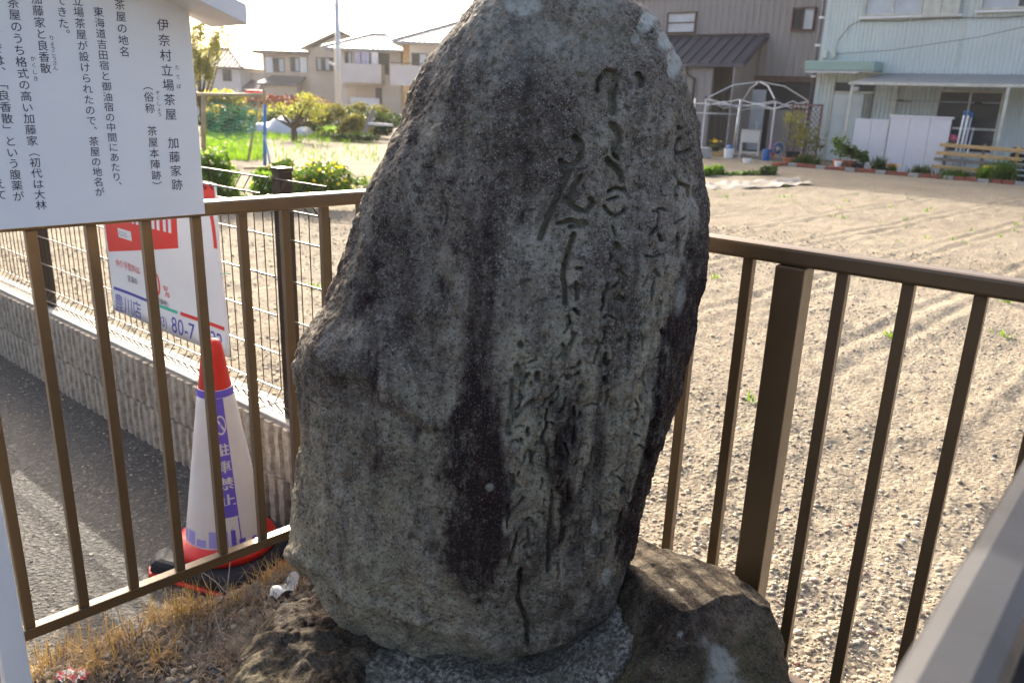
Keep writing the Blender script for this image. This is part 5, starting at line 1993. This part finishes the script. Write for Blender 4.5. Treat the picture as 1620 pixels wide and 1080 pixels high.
MB().box(sx(-6.33), sx(-6.27), -.10, -.04, .1, 2.1).build('door_post', 'frame_w', hs)
MB().tube([(sx(-6.3), -.75, 1.66), (sx(-3.7), -.75, 1.66)], .016, 6).build('laundry_pole', 'galv', hs)
for px_ in (sx(-6.0), sx(-4.25)):
    MB().box(px_ - .08, px_ + .08, -.80, -.03, 1.64, 1.68).build('pole_bracket', 'dark', hs)
# cables on the wall
def cable(pts, r_=.009):
    MB().tube(pts, r_, 5).build('wall_cable', 'frame_d', hs, smooth=True)
cable([(sx(-8.05), -.05, 2.85), (sx(-8.0), -.05, 3.15), (sx(-7.75), -.05, 3.5), (sx(-7.5), -.05, 3.62), (sx(-6.6), -.05, 3.59), (sx(-5.6), -.05, 3.62), (sx(-5.0), -.05, 3.62), (sx(-4.2), -.05, 3.60), (sx(-3.2), -.05, 3.66)])
cable([(sx(-8.05), -.05, 2.80), (sx(-6.5), -.3, 2.88), (sx(-4.5), -.8, 3.12), (sx(-2.5), -1.5, 3.5)], .007)
for a_ in (-8.28, -8.05):
    MB().box(sx(a_) - .05, sx(a_) + .05, -.12, -.03, 2.70, 2.90).build('junction_box', 'frame_w', hs, bevel=.01)

# things before the pale house
def panelthing(name, label, s_, n_, w, h, t_=.05, seams=(), lean=0.0, cap=False, mat='sheetpanel', group=None):
    t = thing(name, label, 'panel', sn(s_, n_, 0), ANG_E, group)
    xs_ = [0] + list(seams) + [w]
    for i in range(len(xs_) - 1):
        MB().box(xs_[i] + .003, xs_[i + 1] - .003, 0, t_, .02, h).build('board', mat, t)
    MB().box(-.02, w + .02, t_ + .002, t_ + .03, .02, h - .02).build('backing', 'frame_d', t)
    if cap:
        MB().box(-.03, w + .03, -.02, t_ + .035, h + .002, h + .05).build('cap_rail', mat, t)
    return t


panelthing('storage_panel', 'narrow white panel screen in front of the mint door', -6.63, 21.0, .81, 1.20, seams=(.4,), group='white panel screens')
panelthing('storage_panel', 'wide white panel screen with a capped top beside the wood rack', -5.78, 20.9, 1.32, 1.27, seams=(.44, .88), cap=True, group='white panel screens')
rk_ = thing('plank_rack', 'rack of stacked yellow and grey planks before the pale house', 'rack', sn(-4.52, 20.5, 0), ANG_E)
for i, (z_, m_, x0, x1) in enumerate(((.68, 'wood_y', .0, 1.72), (.50, 'wood_y', -.03, 1.66), (.36, 'wood_g', -.06, 1.70), (.20, 'wood_y', -.08, 1.62), (.06, 'wood_g', .1, 1.6))):
    g = MB().beam((x0, -.05 * (i % 2), z_ + .035), (x1, -.05 * (i % 2), z_ + .005), .10, .075)
    g.build('plank', m_, rk_, bevel=.006)
for xx_ in (.10, .85, 1.5):
    MB().box(xx_, xx_ + .06, .058, .10, 0, .78).build('upright', 'wood_y' if xx_ > 1 else 'wood_g', rk_)
for i, (dx, cc, dz) in enumerate(((0, 'whitepaint', 1.37), (.09, 'whitepaint', 1.37), (.16, 'galv', 1.33), (.24, 'galv', 1.0))):
    pt = thing('upright_pole', ['white pole with blue cap, first behind the plank rack', 'white pole with blue cap, second behind the plank rack', 'thin steel pole beside the blue-capped white poles', 'short steel pole rightmost of the bundle behind the plank rack'][i], 'pole', sn(-4.33 + dx, 21.15, 0), ANG_E, 'poles behind the plank rack')
    MB().tube([(0, 0, 0), (.0, .25, dz)], .022, 8).build('shaft', cc, pt, smooth=True)
    MB().tube([(0, .25, dz), (0, .26, dz + .10)], .026 if i < 2 else .023, 8).build('cap', 'bluegray' if i < 3 else 'galv', pt, smooth=True)
# pink flower bunch
pk = leafcloud('pink_flowers', leafmat('pink_petal', (.6, .12, .30), (.75, .25, .45), .3), blobpts([(0, 0, 0, .09, .06, .08)], 70, 3, .3), .03)
pk.location = tuple(sn(-4.40, 21.1, .86))
tag(pk, 'bunch of pink flowers beside the blue-capped poles', 'flowers')
bag = thing('dark_basket', 'dark slatted crate behind the right end of the plank rack', 'crate', sn(-3.15, 20.8, 0), ANG_E)
for k_ in range(6):
    MB().box(0, .55, 0, .03, .05 + k_ * .12, .13 + k_ * .12).build('slat', 'rubber', bag)
    MB().box(0, .03, .032, .5, .05 + k_ * .12, .13 + k_ * .12).build('slat', 'rubber', bag)
MB().box(.03, .53, .04, .48, .0, .05).build('bottom', 'rubber', bag)
yp = MB().tube([(0, 0, 0.02), (.45, .1, .34)], .035, 8).build('yellow_pipe', 'petal_y', smooth=True)
yp.location = tuple(sn(-2.50, 19.6, .02))
yp.rotation_euler = (0, 0, ANG_E)
tag(yp, 'yellow pipe end at the right edge of the flower bed', 'pipe')

# brick edging of the flower bed
be = thing('brick_edging', 'row of red bricks and grey blocks edging the flower bed', 'edging', sn(-8.0, 19.95, 0), ANG_E)
x = 0.0
i = 0
proto_b = {}
while x < 5.9:
    mt = 'redbrick' if (i % 3 != 1) else 'concrete'
    if mt not in proto_b:
        proto_b[mt] = MB().box(0, .215, 0, .10, 0, .085).build('brick', mt, be, bevel=.006)
        b = proto_b[mt]
    else:
        b = proto_b[mt].copy()
        C.objects.link(b)
        b.parent = be
    b.location = (x, random.uniform(-.02, .02), -.012 + random.uniform(0, .02))
    b.rotation_euler = (0, 0, random.uniform(-.06, .06))
    x += .235
    i += 1


def small_plant(label, s_, n_, w, h, mat, seed, leaves=260, flowers=None, upright=True):
    p_ = sn(s_, n_, 0)
    t = thing('flower_bed_plant', label, 'plant', tuple(p_), 0, 'plants in the flower bed of the pale house')
    rt = np.stack([RNG.normal(0, w * .3, leaves), RNG.normal(0, w * .2, leaves), np.zeros(leaves)], 1)
    o = blades('leaves', mat, rt, h, .012, .35, .35, 'x', seg=3, seed=seed)
    o.parent = t
    for k_ in ('label', 'category', 'kind'):
        del o[k_]
    if flowers:
        leafcloud('flowers', flowers[0], np.stack([RNG.normal(0, w * .3, flowers[1]), RNG.normal(0, w * .2, flowers[1]), np.full(flowers[1], h * .9)], 1), .035, t, seed=seed, aspect=.9, kind='stuff')
    return t


small_plant('dark green clump left of the orange tulips, before the wide white panel', -5.70, 20.25, .25, .36, 'leaf_d', 61)
small_plant('clump with orange tulips before the wide white panel', -5.40, 20.25, .2, .22, 'leaf', 62, 160, (leafmat('orange_petal', (.7, .22, .02), (.8, .35, .04), .3), 26))
small_plant('low green clump left of the plank rack', -4.75, 20.25, .4, .24, 'leaf_d', 63, 320)
small_plant('wide green clump below the middle of the plank rack', -4.05, 20.25, .5, .22, 'leaf', 64, 380)
small_plant('tall bright clump at the right end of the plank rack', -3.1, 20.2, .35, .46, 'leaf', 65, 380)
small_plant('yellow-flowered green clump under the right planks', -3.45, 20.2, .25, .36, 'leaf_b', 66, 240, ('petal_y', 14))
small_plant('dark green clump at the left end beside the lattice', -7.5, 20.5, .5, .30, 'leaf_d', 67, 380)


def pot(label, s_, n_, r_, h, mat, plant=None, ph_=.5, seed=1, pm='leaf'):
    t = thing('plant_pot', label, 'pot', tuple(sn(s_, n_, 0)), 0, 'plant pots before the houses')
    MB().lathe([(r_ * .7, 0), (r_, h * .85), (r_ * 1.1, h * .86), (r_ * 1.1, h), (r_ * .95, h), (r_ * .9, h * .8), (0.001, h * .8)], 20).build('bowl', mat, t, smooth=True, auto=True)
    if plant:
        b_ = blobpts([(0, 0, h + ph_ * .6, plant * .5, plant * .5, ph_ * .5), (plant * .3, 0, h + ph_ * .35, plant * .3, plant * .3, ph_ * .3), (-plant * .3, .1, h + ph_ * .8, plant * .25, plant * .3, ph_ * .25)], 260, seed, .2)
        leafcloud('leaves', pm, b_, .045, t, seed=seed)
        MB().tube([(0, 0, h * .8), (.02, 0, h + ph_ * .7)], .012, 5).build('stem', 'bark', t)
    return t


pot('red rectangular trough pot holding a white pot before the mint door', -6.66, 20.4, .15, .22, 'terracotta', .45, .55, 71)
pot('small white pot just before the mint door', -6.60, 20.15, .08, .20, 'whitepaint')
pot('second terracotta pot right of the small white pot', -6.42, 20.5, .12, .21, 'terracotta', .3, .35, 72)
pot('black plastic pot beside the narrow white panel', -6.16, 20.4, .19, .16, 'rubber', .35, .32, 73)
pot('wide terracotta bowl in front of the lattice', -7.80, 21.3, .20, .22, 'terracotta', .75, .75, 74, 'leaf_o')
pot('shallow terracotta saucer pot left of the lattice', -8.20, 21.1, .14, .13, 'terracotta')
pot('large black pot behind the shallow terracotta saucer pot', -8.30, 21.6, .18, .26, 'rubber', .7, 1.1, 75, 'leaf_y')
cb_ = MB().box(0, .17, 0, .14, 0, .18).build('concrete_block', 'concrete', bevel=.01)
cb_.location = tuple(sn(-5.98, 20.1, 0))
cb_.rotation_euler = (0, 0, ANG_E)
tag(cb_, 'small grey concrete block before the narrow white panel', 'block')

# lattice screen
la = thing('lattice_screen', 'reddish brown diagonal lattice screen at the corner of the pale house', 'trellis', sn(-8.72, 22.2, 0), ANG_E)
LW, LH = .84, 1.50
for args in ((0, .05, .08, LH), (LW - .05, LW, .08, LH)):
    MB().box(args[0], args[1], -.02, .02, args[2], args[3]).build('frame_post', 'lattice', la)
for z_ in (.08, LH - .05):
    MB().box(.052, LW - .052, -.02, .02, z_, z_ + .05).build('frame_rail', 'lattice', la)
for sgn in (1, -1):
    c_ = -1.4
    while c_ < 1.5:
        pts = []
        for k_ in range(61):
            x_ = .05 + (LW - .1) * k_ / 60
            z_ = LH / 2 + sgn * (x_ - LW / 2) * 1.15 + c_
            if .13 < z_ < LH - .05:
                pts.append((x_, z_))
        if len(pts) > 2:
            MB().beam((pts[0][0], .008 * sgn, pts[0][1]), (pts[-1][0], .008 * sgn, pts[-1][1]), .012, .022, (0, 1, 0)).build('slat', 'lattice', la)
        c_ += .135

# ================================================================== TAUPE BUILDING
NB = 26.0
SB = -23.0
tb = thing('taupe_building', 'grey-brown ribbed metal building with a dark lean-to roof behind the gazebo', 'building', sn(SB, NB, 0), ANG_E)
bx = lambda s_: s_ - SB
TL = 15.3
MB().box(0, TL, .03, 7, -.1, 8.6).build('wall', 'siding_b', tb)
ribbed(0, TL, -.05, 4.80, 0, .22, .018).build('siding', 'siding_b', tb)
ribbed(0, TL, 4.90, 8.6, 0, .22, .018).build('upper_siding', 'siding_b', tb)
MB().box(-.05, TL + .05, -.05, .02, 4.80, 4.90).build('band', 'frame_d', tb)
MB().box(-.4, TL + .3, -.4, 7.5, 8.6, 8.8).build('roof', 'metalroof', tb)
window(tb, bx(-14.97), bx(-13.86), 3.66, 4.34, y=-.02, frame='sash_r', curtain='curtain', mull=0, dep=.08)
MB().box(bx(-14.92), bx(-13.91), -.085, -.05, 3.985, 4.025).build('window_bar', 'sash_r', tb)
window(tb, bx(-10.57), bx(-9.84), 3.66, 4.34, y=-.02, frame='sash_r', curtain=['dark', 'curtain'], dep=.08)
# lean-to with standing seam roof
xR, xL = bx(-11.26), bx(-17.5)
xeR = bx(-11.45)
g = MB()
g.add([(xL, -.03, 3.55), (xR, -.03, 3.55), (xR, -1.6, 2.62), (xL, -1.6, 2.62), (xL, -.03, 3.47), (xR, -.03, 3.47), (xR, -1.6, 2.52), (xL, -1.6, 2.52)],
      [(0, 3, 2, 1), (4, 5, 6, 7), (3, 7, 6, 2), (1, 2, 6, 5), (0, 4, 7, 3)])
lr = g.build('lean_to_roof', 'metalroof', tb)
k_ = 0
x = xL + .1
while x < xR:
    MB().beam((x, -.03, 3.57), (x, -1.6, 2.64), .035, .05).build('standing_seam', 'metalroof', lr)
    x += .38
MB().box(xL, xR, -.06, -.0, 3.56, 3.62).build('ridge_flashing', 'frame_d', tb)
g = MB().prism([(0, 0), (1.55, 0), (1.55, 2.50), (0, 3.44)], 0, .06)
sw = MB()
sw.v = [(xR - .35 + y, -x - .031, z) for x, y, z in g.v]
sw.f = g.f
sw.build('lean_to_end_wall', 'siding_b', tb)
ribbed(xL, xR - 1.1, -.05, 2.5, -1.42, .22, .018).build('lean_to_wall', 'siding_b', tb)
MB().box(xL, xR - 1.1, -1.40, -1.30, -.05, 2.45).build('lean_to_backing', 'siding_b', tb)
MB().tube([(bx(-13.25), -1.55, 2.5), (bx(-13.25), -1.5, 2.3), (bx(-12.95), -1.5, 2.15), (bx(-12.95), -1.5, .0)], .04, 8).build('downpipe', 'frame_d', tb, smooth=True)
# wide entrance, its unlit inside painted as a dark sheet
MB().box(bx(-12.2), bx(-8.2), -.03, -.015, 0, 2.15).build('entrance_shade_sheet', 'dark', tb)
MB().box(bx(-12.25), bx(-8.0), -.12, -.03, 2.15, 2.32).build('entrance_header', 'sash_r', tb)
MB().box(bx(-12.35), bx(-12.22), -.10, -.02, 0, 2.3).build('entrance_jamb', 'sash_r', tb)
MB().box(bx(-11.6), bx(-11.1), -.10, -.045, 0, 1.9).build('entrance_door', 'curtain', tb)
MB().box(bx(-10.9), bx(-8.6), -.08, -.035, 0.0, 1.3).build('inner_wall', 'siding_b', tb)
# edging by the entrance: sleepers
sl_ = thing('sleeper_edging', 'row of brown edging blocks along the gravel before the gazebo', 'edging', sn(-12.6, 21.6, 0), ANG_E)
x = 0
e0 = None
while x < 4.6:
    if e0 is None:
        e0 = b = MB().box(0, .19, 0, .09, 0, .10).build('brick', 'wood_g', sl_, bevel=.006)
    else:
        b = e0.copy()
        C.objects.link(b)
        b.parent = sl_
    b.location = (x, 0, random.uniform(-.02, .0))
    x += .2

# gazebo frame
gzA, gzB, gzC, gzD = at_y(1117, 156, 24.6), at_y(1227, 160, 22.6), at_y(1279, 160, 24.6), at_y(1172, 165, 26.4)
gz = thing('gazebo_frame', 'white folding gazebo frame without its cover', 'gazebo', (gzA[0], gzA[1], 0))
rz = lambda p: np.array([p[0] - gzA[0], p[1] - gzA[1], p[2]])
for q_ in (gzA, gzB, gzC, gzD):
    a_ = rz(q_)
    MB().beam((a_[0], a_[1], 0), tuple(a_), .036, .036).build('leg', 'whitemetal', gz)
    MB().box(a_[0] - .04, a_[0] + .04, a_[1] - .04, a_[1] + .04, a_[2], a_[2] + .06).build('corner_joint', 'frame_d', gz)
    MB().box(a_[0] - .06, a_[0] + .06, a_[1] - .06, a_[1] + .06, 0, .012).build('foot', 'galv', gz)
ap = rz((gzA + gzC + gzB + gzD) / 4)
ap[2] = at_y(1198, 129, 24.5)[2]
for q_ in (gzA, gzB, gzC, gzD):
    a_ = rz(q_)
    mid = (a_ + ap) / 2 + np.array([0, 0, .14])
    MB().beam(tuple(a_), tuple(mid), .028, .028).build('roof_bar', 'whitemetal', gz)
    MB().beam(tuple(mid), tuple(ap), .028, .028).build('roof_bar', 'whitemetal', gz)
for q0_, q1_ in ((gzA, gzB), (gzB, gzC), (gzC, gzD), (gzD, gzA)):
    a_, b_ = rz(q0_), rz(q1_)
    lo_ = np.array([0, 0, -.20])
    m0 = (a_ + b_) / 2
    for s_, e_ in ((a_, m0 + lo_), (a_ + lo_, m0), (m0 + lo_, b_), (m0, b_ + lo_)):
        MB().beam(tuple(s_), tuple(e_), .022, .022).build('truss_bar', 'whitemetal', gz)
MB().tube([tuple(ap + np.array([0, 0, -.1])), tuple(ap + np.array([0, 0, .08]))], .04, 8).build('hub', 'frame_d', gz)
# laundry poles beside the gazebo
q0_, q1_ = at_y(1098, 179, 23.4), at_y(1166, 181, 23.4)
ls = thing('laundry_stand', 'steel laundry stand with two horizontal poles left of the gazebo', 'laundry stand', (q0_[0], q0_[1], 0))
for pa, pb in (((1098, 179), (1166, 181)), ((1098, 164), (1206, 169))):
    a_, b_ = at_y(*pa, 23.4), at_y(*pb, 23.4)
    MB().tube([(a_[0] - q0_[0], a_[1] - q0_[1], a_[2]), (b_[0] - q0_[0], b_[1] - q0_[1], b_[2])], .02, 8).build('pole', 'galv', ls, smooth=True)
b_ = at_y(1166, 181, 23.4)
MB().tube([(b_[0] - q0_[0], b_[1] - q0_[1], 0), (b_[0] - q0_[0] + .06, b_[1] - q0_[1], 1.55)], .03, 8).build('upright', 'galv', ls, smooth=True)
MB().tube([(0, 0, 0), (0, 0, 1.55)], .03, 8).build('upright', 'galv', ls, smooth=True)
# outdoor sink
sp_ = at_z(1184, 250, 0)
sk = thing('outdoor_sink', 'pale stainless outdoor sink on legs under the gazebo', 'sink', (sp_[0], sp_[1], 0), ANG_E + .35)
MB().box(-.25, .25, -.22, .22, .42, .74).build('basin', 'beige2', sk, bevel=.01)
MB().box(-.27, .27, -.24, .24, .742, .765).build('rim', 'galv', sk)
for a_, b_ in ((-.24, -.2), (.24, -.2), (-.24, .2), (.24, .2)):
    MB().box(a_ - .02, a_ + .02, b_ - .02, b_ + .02, 0, .418).build('leg', 'beige2', sk)
MB().box(-.22, .22, -.205, -.195, .14, .18).build('brace', 'beige2', sk)
MB().tube([(.1, .2, .765), (.1, .2, .95), (.1, .02, .97), (.1, .0, .92)], .014, 6).build('tap', 'galv', sk, smooth=True)
# hose reel
hp_ = at_z(1227, 252, 0)
hr = thing('hose_reel', 'blue hose reel on a red stand right of the sink', 'hose reel', (hp_[0], hp_[1], 0), .2)
g = MB()
for k_ in range(6):
    r_ = .10 + .022 * (k_ % 3)
    y0 = -.07 + .028 * k_
    g.tube([(r_ * math.cos(a * math.pi / 12), y0, .30 + r_ * math.sin(a * math.pi / 12)) for a in range(25)], .013, 5)
g.build('hose', 'bluegray', hr, smooth=True)
for y0 in (-.10, .11):
    MB().tube([(.17 * math.cos(a * math.pi / 12), y0, .30 + .17 * math.sin(a * math.pi / 12)) for a in range(25)], .012, 5).build('side_ring', 'redplastic' if y0 > 0 else 'galv', hr, smooth=True)
for dx in (-.14, .14):
    MB().tube([(dx, -.1, 0), (dx * .3, -.1, .3), (dx * .3, .1, .3), (dx, .1, 0)], .012, 5).build('stand_leg', 'galv', hr)


def bucket(label, px, py, r_, h, mat, lid=None):
    p_ = at_z(px, py, 0)
    t = thing('bucket', label, 'bucket', (p_[0], p_[1], 0), 0, 'buckets and cans under the gazebo')
    MB().lathe([(.001, .0), (r_ * .85, 0), (r_, h), (r_ * .93, h), (r_ * .8, .02), (.001, .02)], 18).build('body', mat, t, smooth=True, auto=True)
    if lid:
        MB().lathe([(r_ * .5, h), (r_ * .5, h + .08), (r_ * .2, h + .10), (.001, h + .10)], 14).build('lid', lid, t, smooth=True)


bucket('white can with a blue lid left of the sink', 1152, 250, .14, .25, 'whitepaint', 'bluegray')
bucket('blue bucket between the sink and the hose reel', 1211, 254, .11, .30, 'bluegray')
bucket('red bucket behind the blue bucket by the sink', 1219, 249, .10, .34, 'redplastic')
bucket('small white tub on the ground before the sink', 1181, 258, .10, .11, 'whitepaint')
bucket('orange saucer on the ground right of the sink', 1228, 262, .12, .06, 'terracotta')
tp_ = at_z(1128, 247, 0)
tr = thing('wooden_trough', 'yellow wooden planter trough with white flowers left of the white can', 'planter', (tp_[0], tp_[1], 0), .05)
MB().box(-.26, .26, -.1, .1, 0, .13).build('box', 'wood_y', tr, bevel=.006)
leafcloud('leaves', 'leaf_d', blobpts([(0, 0, .22, .25, .1, .12)], 260, 8, .1), .04, tr)
leafcloud('flowers', 'petal_y', blobpts([(0, 0, .42, .25, .05, .05)], 14, 8, .1), .045, tr, aspect=.9, kind='stuff')
st_ = MB().box(-.17, .17, -.2, .2, 0, .28).build('stone_step', 'concrete', bevel=.02)
q_ = at_z(1112, 250, 0)
st_.location = (q_[0], q_[1], 0)
tag(st_, 'grey step block at the foot of the left gazebo leg', 'step')

# vegetable rows and mulch sheets in the field corner
def vegrow(label, px0, px1, py, h, seed, mat='leaf_b'):
    a_, b_ = at_z(px0, py, 0), at_z(px1, py - 3, 0)
    t = thing('vegetable_row', label, 'plants', (a_[0], a_[1], 0), 0, 'vegetable rows at the edge of the field')
    L = np.hypot(*(b_ - a_)[:2])
    bl = []
    for i in range(9):
        u_ = i / 8
        bl.append(((b_[0] - a_[0]) * u_, (b_[1] - a_[1]) * u_, h * .4, L / 14, L / 14, h * .55))
    leafcloud('leaves', mat, blobpts(bl, 700, seed, .2), .04, t, seed=seed)
    return t


vegrow('bright green vegetable clump at the field edge beside the stone', 1112, 1142, 282, .26, 81)
vegrow('low row of greens right of the bright vegetable clump', 1150, 1222, 280, .12, 82, 'leaf')
vegrow('small dark green clump at the right end of the vegetable row', 1205, 1225, 278, .20, 83, 'leaf_d')
P0, P1, P2, P3 = at_z(1110, 300, .06), at_z(1285, 291, .06), at_z(1262, 282, .06), at_z(1112, 288, .06)
g = MB()
vs = []
NI, NJ = 50, 8
for i in range(NI + 1):
    for j in range(NJ + 1):
        u_, v_ = i / NI, j / NJ
        p_ = (P0 * (1 - u_) + P1 * u_) * (1 - v_) + (P3 * (1 - u_) + P2 * u_) * v_
        vs.append((p_[0] - P0[0], p_[1] - P0[1], .055 + .03 * vnoise(u_ * 18, v_ * 3, 0, 5) + .02 * math.sin(v_ * 9)))
g.add(vs, [(i * (NJ + 1) + j, (i + 1) * (NJ + 1) + j, (i + 1) * (NJ + 1) + j + 1, i * (NJ + 1) + j + 1) for i in range(NI) for j in range(NJ)])
ms = g.build('mulch_sheet', 'mulch', smooth=True)
ms.location = (P0[0], P0[1], 0)
tag(ms, 'long pale mulch sheet lying on the far left corner of the field', 'sheet')

# ================================================================== AIR
hz = MB().box(-420, 420, -420, 420, -3, 16).build('glare_haze', None, kind='stuff')  # thin volume added to imitate the veiling glare of the lens
hz['label'] = 'thin bright veil added to imitate lens glare over the whole place'
hm = bpy.data.materials.new('glare_haze_air')
hm.use_nodes = True
nt = hm.node_tree
nt.nodes.remove(nt.nodes['Principled BSDF'])
pv = nt.nodes.new('ShaderNodeVolumePrincipled')
pv.inputs['Density'].default_value = .0004
pv.inputs['Color'].default_value = (.95, .95, .95, 1)
pv.inputs['Anisotropy'].default_value = .5
nt.links.new(pv.outputs[0], nt.nodes['Material Output'].inputs['Volume'])
hz.data.materials.append(hm)
